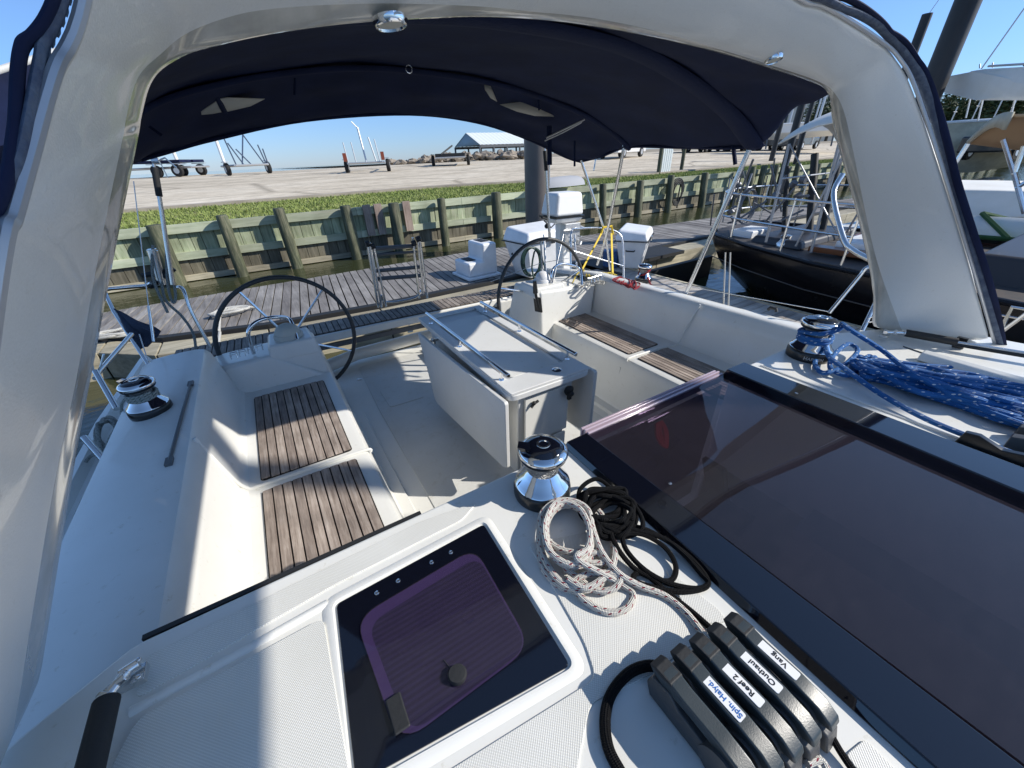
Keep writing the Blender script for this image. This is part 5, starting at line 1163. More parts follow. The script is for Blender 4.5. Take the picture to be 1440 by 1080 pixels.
# ---------------------------------------------------------------- black sailing boat next berth
t = thing('sailing_boat', 'black-hulled sailing boat with a white bimini in the next berth', 'sailing boat', (8.09, 0, -.30)); t.scale = (1.124, 1.124, 1.124); T0 = V(7.2, 0, 0)
def hullloft(t, st, mt, name='hull', T0=T0, ss=0):
    m = MB(); rows = []
    for (y, hw, zd, zw, ww) in st:
        r = [(hw, zd), (hw*.99, zd-.25*(zd-zw)), (ww+(hw-ww)*.55, zd-.65*(zd-zw)), (ww, zw)]
        rows.append([V(-a, y, b) for a, b in r]+[V(a, y, b) for a, b in r[::-1]])
    m.grid(rows); n = len(rows[0]); m.f.append(list(range(n))); m.mi.append(0); m.uv.append(None)
    m.f.append([(len(rows)-1)*n+k for k in range(n)]); m.mi.append(0); m.uv.append(None)
    return m.build(name, mt, t, subsurf=ss)
bst = [(4.15, .62, 1.16, .95, .30), (3.9, .86, 1.13, .55, .40), (3.2, 1.15, 1.10, .15, .45), (2.2, 1.45, 1.07, -.2, .7), (0, 1.75, 1.06, -.4, 1.1), (-3, 1.75, 1.12, -.4, 1.1), (-6, 1.2, 1.25, -.3, .7), (-8, .3, 1.4, -.1, .1)]
hullloft(t, [(y, a, z, w0, b) for y, a, z, w0, b in bst], HULLB)
m = MB(); m.grid([[V(-a*.97, y, z+.012), V(-a*.5, y, z+.03), V(0, y, z+.04), V(a*.5, y, z+.03), V(a*.97, y, z+.012)] for y, a, z, w0, b in bst]); m.build('deck', DECKD, t)
m = MB()
for s in (-1, 1): m.tube([V(s*a, y, z+.03) for y, a, z, w0, b in bst], .03, 8)
m.build('toe_rail', HULLB, t)
m = MB()
m.tube([V(-a*.99-.012, y, z-.30) for y, a, z, w0, b in bst[1:]], .008, 6); m.build('sheer_stripe', CLUTG, t)
m = MB(); m.hexa([V(-.9, 2.6, 1.1), V(.9, 2.6, 1.1), V(.8, 3.4, 1.1), V(-.8, 3.4, 1.1), V(-.85, 2.65, 1.22), V(.85, 2.65, 1.22), V(.75, 3.35, 1.22), V(-.75, 3.35, 1.22)])
m.hexa([V(-1.0, -3, 1.05), V(1.0, -3, 1.05), V(1.05, 1.0, 1.05), V(-1.05, 1.0, 1.05), V(-.85, -2.8, 1.32), V(.85, -2.8, 1.32), V(.9, .95, 1.34), V(-.9, .95, 1.34)]); m.build('cabin', mat('dark_cabin_paint', (.03, .03, .035), .4), t, bevel=.04)
m = MB(); m.box((-.7, 1.5, 1.16), (.1, 2.3, 1.26)); m.build('locker_lid', WPLA, t, bevel=.02)
m = MB(); m.box((-.65, 3.45, 1.12), (-.1, 3.8, 1.24)); m.build('locker_lid', WPLA, t, bevel=.02)
m = MB(); m.box((-.95, 1.4, 1.13), (-.75, 2.5, 1.2)); m.box((-.7, 1.2, 1.13), (.6, 1.45, 1.2)); m.box((.15, 1.5, 1.13), (.7, 2.5, 1.18)); m.build('cockpit_seat', BRWN, t, bevel=.01)
# bimini and its frame
bz = [Wy(1071, 216, 3.1), Wy(1172, 196, 1.7)]
def bpos(x, y, z): return V(x, y, z)-T0
m = MB(); rows = []
for i, y in enumerate((3.15, 2.95, 2.75, 2.5, 2.3)):
    rise = [0, .10, .17, .2, .2][i]
    rows.append([bpos(6.05+1.6*s, y, 2.40+rise+.22*(1-(2*s-1)**2)) for s in [k/8 for k in range(9)]])
m.grid(rows); bi = m.build('bimini', GREYC if False else WCAN, t, solid=.02)
m = MB()
for x in (6.12, 7.6):
    m.tube([bpos(x, 3.05, 2.4), bpos(x, 3.0, 1.2)], .018, 8); m.tube([bpos(x, 2.5, 2.5), bpos(x, 2.4, 1.15)], .018, 8); m.tube([bpos(x, 3.05, 2.4), bpos(x, 2.0, 1.2)], .009, 8); m.tube([bpos(x, 2.35, 2.55), bpos(x, 2.6, 1.2)], .015, 8)
m.tube([bpos(6.15, 3.05, 2.0), bpos(7.6, 3.05, 2.0)], .012, 8)
m.build('bimini_frame', mat('grey_bimini_tube', (.30, .31, .33), .45, .7), t)
g = random.Random(31); m = MB()
stern = [(7.2-.62, 4.05), (7.2-.95, 3.6), (7.2-1.25, 2.7), (7.2-1.45, 1.9)]
for zz in (1.45, 1.78):
    m.tube(spline([bpos(x, y, zz) for x, y in stern[::-1]]+[bpos(7.2, 4.2, zz)]+[bpos(14.4-x, y, zz) for x, y in stern], 4), .014, 8)
for x, y in stern: m.tube([bpos(x, y, 1.1), bpos(x, y, 1.8)], .014, 8); m.tube([bpos(14.4-x, y, 1.1), bpos(14.4-x, y, 1.8)], .014, 8)
m.build('pushpit_rail', STEEL, t)
m = MB()
for k in range(24):
    a = V(g.uniform(6.45, 7.5), g.uniform(3.1, 4.2), g.uniform(1.2, 1.7)); d = V(g.uniform(-.4, .4), g.uniform(-.35, .35), g.uniform(-.15, .75))
    m.tube([a-T0, a+d-T0], g.choice([.008, .012, .016, .02]), 6)
for k in range(8):
    a = V(g.uniform(6.5, 7.4), g.uniform(3.2, 4.1), g.uniform(1.3, 2.0)); m.lathe([(.05, -.04), (.05, .04)], a-T0, 10, (g.uniform(-1, 1), g.uniform(-1, 1), g.uniform(-1, 1)))
for k in range(3): m.tube([V(6.8+.22*math.cos(a)+.05*k, 3.75+.05*k, 1.55+.25*math.sin(a))-T0 for a in [2*PI*i/14 for i in range(14)]], .012, 6, closed=True)
m.build('wind_vane_gear', mat('weathered_grey_metal', (.16, .17, .19), .5, .6), t)
m = MB(); m.tube([bpos(7.35, 3.0, 1.2), bpos(7.55, 3.35, 2.25)], .05, 10); m.tube([bpos(7.0, 3.2, 1.2), bpos(7.15, 3.5, 2.1)], .035, 10); m.tube([bpos(7.55, 2.9, 1.15), bpos(7.8, 3.1, 2.15)], .045, 10); m.build('wrapped_pole', BLKR, t)
m = MB(); m.lathe([(.11, 0), (.11, .06), (.06, .12), (.07, .16), (0, .18)], bpos(6.45, 2.9, 1.1), 18); m.lathe([(.13, 0), (.12, .1), (.10, .2), (0, .2)], bpos(6.6, 1.3, 1.1), 18); m.build('deck_winch', STEEL, t)
m = MB(); m.box((-.9, .6, 1.1), (-.4, 1.0, 1.2)); m.build('green_cushion', GRNC, t, bevel=.03)
m = MB(); m.tube([V(0, -3.4, 1.2), V(0, -3.4, 13)], .09, 12); m.build('mast', ALU, t)
# ---------------------------------------------------------------- motor boat beyond, with green straps
t = thing('motor_yacht', 'white motor yacht with canvas-covered cockpit and green-edged tarp, right of the arch', 'motor yacht', (12, 0, -.42)); T0 = V(12, 0, 0)
mst = [(4.3, 1.5, 1.05, -.2, 1.2), (2, 1.75, 1.1, -.3, 1.4), (-2, 1.8, 1.2, -.3, 1.4), (-6, 1.3, 1.5, -.3, .6), (-8.5, .2, 1.8, -.1, .1)]
hullloft(t, mst, mat('white_hull_paint', (.62, .60, .60), .3, coat=.3), T0=T0)
m = MB(); m.grid([[V(-a*.98, y, z+.01), V(0, y, z+.03), V(a*.98, y, z+.01)] for y, a, z, w0, b in mst]); m.build('deck', GEL, t)
m = MB(); m.hexa([V(-1.35, -3.5, 1.1), V(1.35, -3.5, 1.1), V(1.4, 2.2, 1.05), V(-1.4, 2.2, 1.05), V(-1.15, -2.6, 1.75), V(1.15, -2.6, 1.75), V(1.25, 1.9, 1.75), V(-1.25, 1.9, 1.75)]); m.build('cabin', mat('mauve_grey_cabin', (.33, .30, .31), .4), t, bevel=.06)
m = MB(); m.hexa([V(-1.36, -2.8, 1.42), V(1.36, -2.8, 1.42), V(1.39, 2.0, 1.42), V(-1.39, 2.0, 1.42), V(-1.27, -2.6, 1.64), V(1.27, -2.6, 1.64), V(1.33, 1.95, 1.64), V(-1.33, 1.95, 1.64)]); m.build('window_band', GLASSD, t)
m = MB(); m.hexa([V(-1.4, .2, 1.75), V(1.2, .2, 1.75), V(1.2, 3.3, 1.4), V(-1.4, 3.3, 1.4), V(-1.1, .5, 2.0), V(1.1, .5, 2.0), V(1.2, 3.2, 2.0), V(-1.25, 3.2, 2.0)]); m.build('cockpit_canvas', WCAN, t, bevel=.05)
m = MB(); m.prism(rbox(-.35, 1.0, .78, 1.1, .15), -.01, .01, lambda u, v, w_: V(-1.475+w_, u, v+.28)); m.build('side_port', BRWN, t)
q = [Wx(1385, 360, 9.6), Wx(1500, 380, 9.6), Wx(1480, 470, 8.9), Wx(1395, 395, 9.1)]
# tarp stretched low in front of it
tp = thing('tarp_cover', 'grey tarp with green edge straps stretched over a low boat at the right edge', 'tarp', (9.6, 0, 0)); T1 = V(9.6, 0, 0)
m = MB(); m.grid([[V(9.3, 2.3, 1.02)-T1, V(9.35, 0, 1.05)-T1, V(9.4, -3, 1.1)-T1], [V(9.9, 2.5, 1.25)-T1, V(9.9, 0, 1.3)-T1, V(9.9, -3, 1.3)-T1], [V(10.4, 2.4, 1.05)-T1, V(10.45, 0, 1.05)-T1, V(10.4, -3, 1.1)-T1]]); m.build('tarp_sheet', WCAN, tp, solid=.02)
for pts in ([(9.28, 2.3, 1.03), (9.33, 0, 1.06), (9.38, -3, 1.11)], [(9.29, 2.32, 1.03), (9.9, 2.52, 1.27), (10.4, 2.42, 1.06)], [(9.3, 1.2, 1.05), (9.9, 1.7, 1.3), (10.4, 1.0, 1.08)]):
    m = MB()
    for a, b in zip(pts, pts[1:]): a, b = V(*a)-T1, V(*b)-T1; m.tube([a+V(0, 0, .015), b+V(0, 0, .015)], .035, 6)
    m.build('edge_strap', GRNC, tp)
m = MB(); m.hexa([V(9.2, 2.2, -.2)-T1, V(10.5, 2.2, -.2)-T1, V(10.5, -3, -.2)-T1, V(9.2, -3, -.2)-T1, V(9.3, 2.2, .98)-T1, V(10.4, 2.2, .98)-T1, V(10.4, -3, .98)-T1, V(9.3, -3, .98)-T1]); m.build('covered_hull', HULLB, tp)
# tan bimini on tubes at the right edge
t2 = thing('boat_bimini', 'tan bimini with cream edge on steel tubes at the right edge', 'bimini', (9, 1, 0)); T1 = V(9, 1, 0)
P = [Wd(1362, 200, 8.6), Wd(1418, 168, 8.0), Wd(1560, 160, 7.6), Wd(1520, 205, 8.2)]
A_, B_ = Wd(1361, 201, 9.0), Wd(1421, 167, 8.2); C_, D_ = Wd(1600, 230, 9.5), Wd(1640, 160, 8.2)
m = MB(); rows = []
for i in range(7):
    u = i/6; a = A_.lerp(C_, u); b = B_.lerp(D_, u); rows.append([a.lerp(b, s/5)+V(0, 0, .10*math.sin(PI*s/5*.9)) for s in range(6)])
m.grid([[p-T1 for p in r] for r in rows]); m.build('canopy', TANC, t2, solid=.03)
m = MB(); m.grid([[A_.lerp(B_, s/8)+V(0, 0, .12*math.sin(PI*s/8*.9)+.03)-T1+V(-.02, 0, 0) for s in range(9)], [A_.lerp(B_, s/8)+V(0, 0, .12*math.sin(PI*s/8*.9)-.12*(s/8)-.03)-T1+V(-.02, 0, 0) for s in range(9)]]); m.build('canopy_edge', CRMC, t2, solid=.03)
for L in ([(1411, 196), (1425, 240), (1441, 300)], [(1361, 202), (1330, 250)], [(1440, 205), (1425, 245)], [(1428, 265), (1445, 255)]):
    m = MB(); m.tube([Wd(a, b, 8.5)-T1 for a, b in L], .026, 8); m.build('support_tube', STEEL, t2)
t = thing('guard_rail', 'stainless guard rail posts by the arch foot at the right edge', 'rail', (4, 0, 0)); T1 = V(4, 0, 0)
m = MB(); f = lambda a, b: Wd(a, b, 5.5)-T1
m.tube([f(1403, 470), f(1424, 432), f(1470, 440)], .018, 8); m.build('rail_post', STEEL, t)
m = MB(); m.tube([f(1407, 468), f(1445, 440)], .018, 8); m.tube([f(1388, 440), f(1440, 449)], .01, 6); m.build('rail_brace', STEEL, t)
# boom with white sail cover, far right
t = thing('sail_boom', 'boom under a white sail cover with rigging lines at the top right', 'boom', (10, 2, 3)); T1 = V(10, 2, 3)
D = 13.5; top = [Wd(1385, 97, D), Wd(1440, 94, D-.8), Wd(1560, 90, D-2)]; bot = [Wd(1354, 122, D+.2), Wd(1415, 135, D-.8), Wd(1560, 134, D-2)]; mid = [Wd(1366, 100, D), Wd(1430, 113, D-.8), Wd(1560, 112, D-2)]
m = MB(); dpt = V(.45, .5, 0)
m.grid([[p-T1 for p in (top[i], mid[i]+dpt*.0, bot[i], bot[i]+dpt, mid[i]+dpt*1.3, top[i]+dpt*.4)] for i in range(3)], closed=True); m.f.append([0, 1, 2, 3, 4, 5]); m.mi.append(0); m.uv.append(None)
m.build('sail_cover', WCAN, t)
m = MB(); f = lambda a, b, d=D: Wd(a, b, d)-T1
m.tube([f(1380, 97), f(1470, -30)], .012, 6); m.tube([f(1378, 96), f(1378, 90)], .012, 6); m.tube([f(1396, 95), f(1396, 88)], .012, 6); m.tube([f(1390, 93), f(1440, 90, D-.8), f(1500, 88, D-1.5)], .018, 6)
for a, b in ((1367, 128), (1384, 132), (1428, 136)): m.tube([f(a, b), f(a-9, b+38)], .014, 6)
m.build('rigging_line', ALU, t)
m = MB(); m.tube([Wd(1320, 0, 26), Wd(1293, 38, 26)], .012, 6); tag(m.build('rigging_wire', ALU), 'thin wire running up from the short piling top', 'wire')
# ---------------------------------------------------------------- big boats laid up on the lot
def laidup(name, L, h, p0, p1, label, mt, cabin=True):
    d = (p1-p0); ang = math.atan2(d.y, d.x); c = (p0+p1)/2
    t = thing(name, label, 'boat', (c.x, c.y, c.z), ang)
    m = MB(); rows = []; ln = d.length
    for u, w_, k in ((-.5, .15, 0), (-.4, .9, .15), (-.2, 1.6, .3), (.1, 1.7, .3), (.42, 1.45, .2), (.5, 1.2, .1)):
        rows.append([V(u*ln, -w_, 0), V(u*ln, -w_*.95, -h*.5), V(u*ln, -w_*.3, -h*(.6+k)), V(u*ln, w_*.3, -h*(.6+k)), V(u*ln, w_*.95, -h*.5), V(u*ln, w_, 0)])
    m.grid(rows); m.f.append([0, 1, 2, 3, 4, 5]); m.mi.append(0); m.uv.append(None); m.f.append([30+k for k in range(6)]); m.mi.append(0); m.uv.append(None)
    m.grid([[V(r[0].x, r[0].y, 0), V(r[0].x, 0, .12), V(r[0].x, r[5].y, 0)] for r in rows]); m.build('hull', mt, t)
    m = MB()
    for s in (-1, 1): m.tube([V(r[0].x, s*abs(r[0].y), .03) for r in rows], .07, 6)
    m.build('gunwale', WHT, t)
    m = MB()
    for u in (-.3, 0, .3): m.tube([V(u*ln, -1.2, -h*.5), V(u*ln, -1.5, -(c.z-2.1))], .06, 6); m.tube([V(u*ln, 1.2, -h*.5), V(u*ln, 1.5, -(c.z-2.1))], .06, 6)
    m.build('boat_stand', RAILG, t); return t
laidup('laid_up_boat', 0, 1.1, Wd(1050, 177, 44), Wd(1200, 173, 46), 'long white hull laid up on the lot behind the next boat, between bimini and arch', WHT)
laidup('laid_up_boat', 0, 2.6, Wd(1290, 170, 34), Wd(1470, 173, 36), 'cream canvas-covered hull laid up on the lot right of the arch', CRMC)
# masts
g = random.Random(44)
for k, (a, b0, b1, D) in enumerate(((1112, 165, 90, 60), (1152, 165, 60, 48), (1147, 165, 70, 70), (1340, 165, 150, 90), (1368, 165, 134, 100), (1400, 160, 120, 90), (1417, 165, 138, 95))):
    p, q = Wd(a, b0, D), Wd(a+3, b1, D); m = MB(); m.tube([V(p.x, p.y, 2.2), V(p.x, p.y, q.z)], .07 if k > 2 else .1, 8)
    m.tube([V(p.x-.7, p.y, (q.z+p.z)/2), V(p.x+.7, p.y, (q.z+p.z)/2)], .03, 6)
    tag(m.build('boat_mast', ALU), ['slim mast', 'tall white mast', 'thin mast'][k % 3]+[' rising above the long white hull left of the arch', ' directly against the left edge of the arch', ' just left of the arch among the dark piles', ' above the cream hull nearest the tall piling', ' above the cream hull, left of the boom cover', ' under the boom cover at the top right', ' under the far end of the boom cover'][k], 'mast')
# trailers
def trailer(D, pc, W_, L_, rz, label, kind=0):
    p = Wd(pc[0], pc[1], D); z = landz(p.x, p.y); s = 1
    t = thing('boat_trailer', label, 'boat trailer', (p.x, p.y, z), rz, 'boat trailers parked on the lot')
    m = MB(); w_, l = W_/2, L_
    for a, b in (((-w_+.25, 0), (-w_+.25, l*.7)), ((w_-.25, 0), (w_-.25, l*.7)), ((-w_+.25, l*.7), (0, l)), ((w_-.25, l*.7), (0, l))): m.tube([(*a, .5), (*b, .5)], .06, 6)
    for y in (0, l*.25, l*.5, l*.7): m.tube([(-w_+.25, y, .5), (w_-.25, y, .5)], .05, 6)
    m.build('frame', ALU, t)
    for y in ((l*.2,) if kind != 1 else (l*.12, l*.32)):
        for x in (-w_, w_):
            m = MB(); m.lathe([(.0, -.1), (.30, -.1), (.33, -.06), (.33, .06), (.30, .1), (0, .1)], (x, y, .33), 20, (1, 0, 0)); wh = m.build('wheel', TYRE, t)
            m = MB(); m.lathe([(.0, -.11), (.16, -.11), (.16, .11), (0, .11)], (x, y, .33), 14, (1, 0, 0)); m.build('rim', ALU, wh)
            m = MB(); m.box((x-.12, y-.4, .68), (x+.12, y+.4, .72)); m.build('mudguard', ALU if kind != 3 else TYRE, t)
    if kind == 0:
        for x in (-w_+.15, w_-.15): m = MB(); m.box((x-.09, -.1, .6), (x+.09, -.05, 1.0)); m.build('guide_light', RUST, t)
        m = MB(); m.tube([(.05, .3, .5), (-.1, .6, 2.2)], .05, 6); m.tube([(-.05, .6, 2.1), (-.35, .6, 2.45)], .03, 6); m.tube([(-.5, .2, .5), (-.55, .2, 1.5)], .03, 6); m.tube([(.6, .2, .5), (.4, .2, 1.7)], .04, 6); m.tube([(.8, .2, .5), (.7, .2, 1.6)], .03, 6); m.tube([(-.9, .1, .5), (-.95, .1, 1.5)], .03, 6); m.build('guide_post', ALU, t)
    if kind == 1:
        for x in (-.8, .5): m = MB(); m.box((x-.5, .3, .75), (x+.6, l*.5, .9)); m.build('bunk', CANV, t, bevel=.03)
        m = MB(); m.tube([(-w_+.3, l*.9, .5), (-w_+.1, l, 1.2)], .05, 6); m.build('winch_post', ALU, t)
    if kind == 2:
        m = MB()
        for x, h, k in ((-w_+.2, 1.8, .2), (-.5, 1.3, .6), (.1, 2.0, -.5), (.1, 2.0, .7), (w_-.4, 1.5, .2), (w_-.2, 1.3, .1), (-w_+.3, 1.6, .5)): m.tube([(x, .2, h), (x+k, .4, .5)], .035, 6)
        m.build('guide_post', mat('blue_grey_steel', (.10, .14, .22), .4, .5), t)
    if kind == 3:
        m = MB(); m.box((-w_+.2, .2, .5), (w_-.2, l*.5, .75)); m.tube([(-.6, .2, .7), (.2, 1, 1.2)], .06, 6); m.build('cradle', BLKR, t, bevel=.03)
    return t
trailer(26, (515, 236.5), 2.3, 5, math.radians(-20), 'boat trailer with red guide lights and upright posts, seen from behind, centre of the lot', 0)
trailer(34, (285, 242.0), 2.3, 6, math.radians(62), 'long low boat trailer with tandem wheels and dark bunks, leftmost on the lot', 1)
trailer(30, (357, 239.8), 2.2, 4.5, math.radians(14), 'boat trailer with tall blue-grey struts under the bimini edge', 2)
trailer(30, (634, 229), 2.4, 5, math.radians(-25), 'dark boat trailer with big black wheels in front of the open shed', 3)
# light poles
for a, b, b2, D, tx in ((313, 236, 150, 60, 'nearer'), (250, 240, 150, 62, 'farther')):
    p, q = Wd(a+5, b, D), Wd(a, b2, D); m = MB(); m.tube([V(p.x, p.y, 0), V(p.x, p.y, q.z)], .16, 10); m.build
    tag(m.build('lamp_post', WHT), 'white lamp post behind the %s trailer' % ('struts' if a == 313 else 'leftmost'), 'lamp post')
# open shed
c = Wd(655, 187, 100); q = Wd(760, 184.5, 112); base = 2.2
t = thing('open_shed', 'open-sided shed with a white ribbed metal roof beyond the lot', 'shed', (c.x, c.y, base))
d = (q-c); d.z = 0; ln = d.length*1.5; ang = math.atan2(d.y, d.x); t.rotation_euler = (0, 0, ang)
ez = Wd(670, 204, 96).z-base; rz_ = c.z-base; hw = 5.6
m = MB(); n = 60
m.grid([[V(i*ln/n, -hw, ez+.06*(i % 2)) for i in range(n+1)], [V(i*ln/n, 0, rz_+.06*(i % 2)) for i in range(n+1)], [V(i*ln/n, hw, ez+.06*(i % 2)) for i in range(n+1)]]); m.build('roof', ROOFM, t, smooth=False)
m = MB(); m.add([V(0.1, -hw, ez), V(.1, hw, ez), V(.1, 0, rz_)], [(0, 1, 2)]); m.build('gable', mat('gable_metal', (.36, .42, .43), .5), t, solid=.05)
m = MB(); m.box((0, -hw, ez-.5), (ln, -hw+.2, ez-.02)); m.box((0, hw-.2, ez-.5), (ln, hw, ez-.02)); m.build('eave_beam', RAILG, t)
for i in range(10):
    for s in (-1, 1): m = MB(); m.box((i*ln/9-.15, s*(hw-.2)-.15, -2), (i*ln/9+.15, s*(hw-.2)+.15, ez-.1)); m.build('shed_post', RAILG, t)
# rubble along the shore
g = random.Random(17); m = MB()
for i in range(700):
    px = g.uniform(545, 760); q = Wd(px, 226, g.uniform(40, 62)); r = g.uniform(.10, .42); z = max(landz(q.x, q.y), 1.4)+.1
    zz = Wd(px, 232-(px-450)*.047*.0-g.uniform(0, 3), 50).z*0+z+.35+g.uniform(0, .35)
    n0 = len(m.v); zz -= .25; m.ball((q.x, q.y, zz), r*1.2, 7, (g.uniform(.7, 1.8), g.uniform(.7, 1.4), g.uniform(.4, .8)))
    for v_ in m.v[n0:]: v_ += V(g.uniform(-.35, .35), g.uniform(-.35, .35), g.uniform(-.3, .3))*r
ru = m.build('rubble', ROCK, smooth=False); ru['kind'] = 'stuff'; ru['label'] = 'heaped rock rubble along the shore in front of the shed'; ru['category'] = 'rubble'
m = MB(); m.grid([[V(x, wally(x)+d, z) for x in (18, 30, 45, 60, 80, 110)] for d, z in ((24.5, 2.15), (29, 2.5), (40, 2.55), (60, .5))]); sb_ = m.build('shore_bank', mat('shore_dirt', (.28, .24, .18), .95, bump=.6, bscale=2)); sb_['kind'] = 'structure'
# slatted panel on the grass, small dinghy
t = thing('slatted_panel', 'white slatted panel between two weathered posts on the grass', 'panel', (0, 0, 0)); a0 = Wy(925, 249, 14.2); a1 = Wy(957, 245, 14.6)
for p_ in (a0, a1): m = MB(); m.tube([(p_.x, p_.y, 1.2), (p_.x, p_.y, 2.75)], .09, 10); m.build('post', POSTW, t)
for k in range(5): x = a0.x+.16+k*.14; m = MB(); m.box((x, a0.y-.02, 1.3), (x+.1, a0.y+.02, 2.5)); m.build('slat', ROOFM, t)
m = MB(); m.box((a0.x, a0.y+.02, 2.25), (a0.x+.9, a0.y+.05, 2.35)); m.tube([(a0.x, a0.y, 2.62), (a1.x, a1.y, 2.66)], .03, 6); m.build('cross_bar', ROOFM, t)
c = Wz(797, 264, 1.42); t = thing('dinghy', 'small dark upturned dinghy on the grass behind the wall', 'dinghy', (c.x+.2, c.y+.9, 1.42), .1)
m = MB(); m.grid([[V(u*1.1, w_*math.sin(PI*s/6-PI/2)*1.0, .28*math.cos(PI*s/6-PI/2)*k) for s in range(7)] for u, w_, k in ((-1, .05, .3), (-.6, .35, 1), (0, .5, 1.1), (.7, .48, 1.1), (1, .42, 1))]); m.build('hull', GREYC, t)
m = MB(); m.tube([(-1.2, 0, .05), (1.2, 0, .12)], .03, 6); m.build('keel_strip', WHT, t)
# parked vehicles
def vehicle(D, pc, rz, k, label, truck=False):
    p = Wd(pc[0], pc[1], D); t = thing('parked_truck' if truck else 'parked_car', label, 'truck' if truck else 'car', (p.x, p.y, landz(p.x, p.y) if p.y-wally(p.x) < 54 else 2.2), rz, 'vehicles parked at the back of the lot')
    mt = CARD[k % 4]; L_ = 2.7 if truck else 2.25
    m = MB(); pr = [(-L_, .35), (L_, .35), (L_, .85), (L_*.62, 1.02), (-L_, 1.05 if truck else .95)]
    m.prism(pr, -.9, .9, lambda u, v, w_: V(u, w_, v)); m.build('body', mt, t, bevel=.08, seg=3)
    cabp = [(-.2, 1.0), (1.5, 1.0), (1.0, 1.72), (.0, 1.75)] if truck else [(-1.8, .93), (1.2, .98), (.6, 1.45), (-1.2, 1.48)]
    m = MB(); m.prism(cabp, -.76, .76, lambda u, v, w_: V(u, w_, v)); m.build('cabin', mt, t, bevel=.08, seg=3)
    m = MB(); cc = [(a*.9+.03, b-.03 if b > 1.2 else b+.08) for a, b in cabp]; m.prism(cc, -.775, .775, lambda u, v, w_: V(u, w_, v)); m.build('window', GLASSD, t)
    for x in (-L_*.62, L_*.62):
        for y in (-.85, .85):
            m = MB(); m.lathe([(0, -.11), (.34, -.11), (.36, -.05), (.36, .05), (.34, .11), (0, .11)], (x, y, .36), 18, (0, 1, 0)); wh = m.build('wheel', TYRE, t)
            m = MB(); m.lathe([(0, -.12), (.2, -.12), (.2, .12), (0, .12)], (x, y, .36), 12, (0, 1, 0)); m.build('rim', ALU, wh)
    return t
vehicle(37, (875, 212), .35, 2, 'white pickup by the bimini strut, right of the thick piling', True)
vehicle(48, (965, 206), .2, 0, 'dark car under the edge of the bimini, left of the slack tie strap')
vehicle(48, (990, 205), .2, 3, 'maroon car half hidden under the bimini edge')
vehicle(50, (1022, 204), .15, 0, 'dark pickup behind the hanging bimini strap', True)
vehicle(50, (1048, 203), .1, 1, 'silver car right of the hanging bimini strap')
vehicle(52, (1090, 199), .1, 0, 'black car in the shade under the long white hull')
vehicle(52, (1125, 197), .1, 0, 'dark pickup in the shade under the long white hull', True)
vehicle(36, (1345, 204), -.2, 2, 'white car in front of the cream hull, just right of the arch')
vehicle(34, (1425, 203), -.2, 0, 'dark pickup under the tan bimini at the right edge', True)
# building and trees, far right
p = Wd(1120, 172, 150); t = thing('clubhouse', 'low pale building far behind the white hull', 'building', (p.x, p.y, 2.2), math.radians(-60))
m = MB(); m.box((-9, -5, 0), (9, 5, 8)); m.build('wall', STUC, t)
m = MB(); m.box((-2, -5.2, 8), (9.4, 5.2, 11)); m.build('upper_storey', STUC, t)
for k in range(5):
    m = MB(); m.box((-1+2*k, -5.3, 9), (0+2*k, -5.15, 10.3)); m.build('window', GLASSD, t)
    m = MB(); m.box((-7.5+3.4*k, -5.1, 5), (-6+3.4*k, -5.0, 6.8)); m.build('window', GLASSD, t)
m = MB(); m.box((-9.4, -5.3, 7.9), (-2.05, 5.3, 8.3)); m.build('roof', RAILG, t)
def tree(px, D, ht, wd, label, seed):
    ht *= .66; wd *= .8
    g = random.Random(seed); p = Wd(px, 185, D); t = thing('tree', label, 'tree', (p.x, p.y, 2.0), 0, 'trees beyond the boat yard')
    m = MB(); m.tube([(0, 0, 0), (.2, .1, ht*.3), (0, 0, ht*.6)], [.35, .28, .15], 8)
    for k in range(6): a = g.uniform(0, 6.3); m.tube([(0, 0, ht*(.25+.05*k)), (math.cos(a)*wd*.3, math.sin(a)*wd*.3, ht*(.5+.06*k))], [.14, .05], 6)
    m.build('trunk', BARK, t)
    m = MB(); cl = []
    for k in range(16): a = g.uniform(0, 6.3); r = g.uniform(0, .42)*wd; cl.append((r*math.cos(a), r*math.sin(a), ht*g.uniform(.42, .92)-r*.25, g.uniform(.12, .22)*wd))
    for (cx, cy, cz, r) in cl:
        for i in range(170):
            u = V(g.gauss(0, 1), g.gauss(0, 1), g.gauss(0, .7)).normalized()*r*g.uniform(.6, 1.05); c = V(cx, cy, cz)+u; s = g.uniform(.18, .42)
            a, b = V(g.uniform(-1, 1), g.uniform(-1, 1), g.uniform(-.4, .4)).normalized()*s, V(g.uniform(-1, 1), g.uniform(-1, 1), g.uniform(-.6, .6)).normalized()*s
            m.add([c-a, c-b*.6, c+a, c+b*.6], [(0, 1, 2, 3)])
    m.build('crown', LEAF, t, smooth=False)
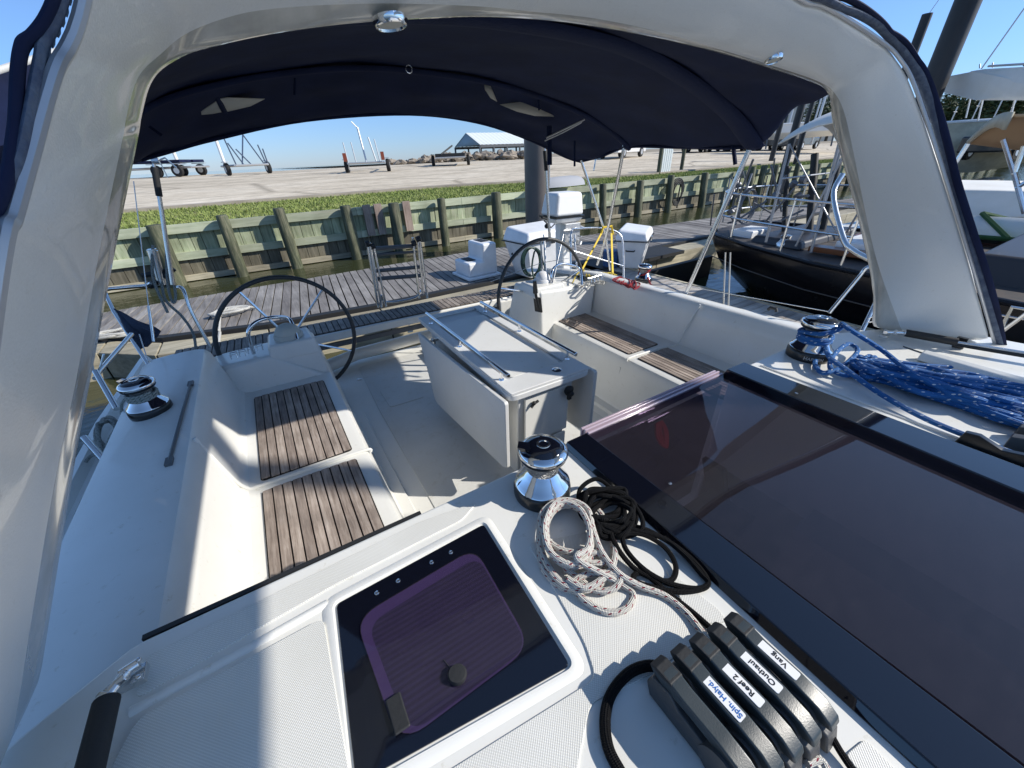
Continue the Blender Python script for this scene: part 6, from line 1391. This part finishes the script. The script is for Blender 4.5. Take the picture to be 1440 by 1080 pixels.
TL = [(1148, 130, 13, 13, 'dense dark tree just left of the arch, behind the building'), (1165, 125, 11, 12, 'dark tree touching the left edge of the arch'), (1318, 120, 10, 12, 'low tree right beside the tall piling'), (1340, 125, 12.5, 12, 'rounded tree with a lighter top, right of the tall piling'), (1358, 135, 9.5, 12, 'low tree left of the boom cover'), (1378, 130, 10.5, 13, 'mid-height tree beneath the left end of the boom cover'), (1398, 118, 14, 14, 'tallest dark tree beneath the boom cover'), (1418, 118, 14.5, 15, 'broad dark tree beneath the boom cover'), (1440, 120, 12.5, 14, 'dark tree at the right edge of the photo')]
for i, (px, D, h, w_, lb) in enumerate(TL): tree(px, D, h, w_, lb, 50+i)
# navy covered boat to the left, behind the arch leg
t = thing('covered_boat', 'navy canvas boat cover with a white top edge, left of the arch', 'covered boat', (-4, 4, 0)); T1 = V(-4, 4, 0)
f = lambda a, b, d: Wd(a, b, d)-T1
m = MB(); m.grid([[f(-260, 145, 5), f(0, 104, 5), f(58, 84, 5), f(150, 55, 5)], [f(-260, 260, 4.6), f(0, 205, 4.6), f(58, 195, 4.7), f(150, 190, 4.8)], [f(-260, 330, 4.9), f(0, 282, 4.9), f(50, 250, 4.9), f(150, 250, 5)]]); m.build('cover', CANV, t, solid=.03)
m = MB(); m.grid([[f(-260, 138, 5.0), f(0, 97, 5.0), f(60, 78, 5.0), f(150, 48, 5)], [f(-260, 146, 4.98), f(0, 105, 4.98), f(60, 86, 4.98), f(150, 56, 4.98)]]); m.build('white_edge', WCAN, t, solid=.05)
m = MB(); m.hexa([V(-6.4, 2, -.3)-T1, V(-3.3, 2, -.3)-T1, V(-3.3, 4.5, -.3)-T1, V(-6.4, 4.5, -.3)-T1, V(-6.6, 2, 1.5)-T1, V(-3.2, 2, 1.5)-T1, V(-3.2, 4.5, 1.4)-T1, V(-6.6, 4.5, 1.4)-T1]); m.build('hull', HULLB, t, bevel=.1)
m = MB(); m.tube([f(20, 262, 4.7), f(-8, 400, 4.4)], .03, 8); m.tube([f(58, 170, 3.0), f(8, 330, 2.7)], .014, 8); m.build('cover_pole', WHT, t)
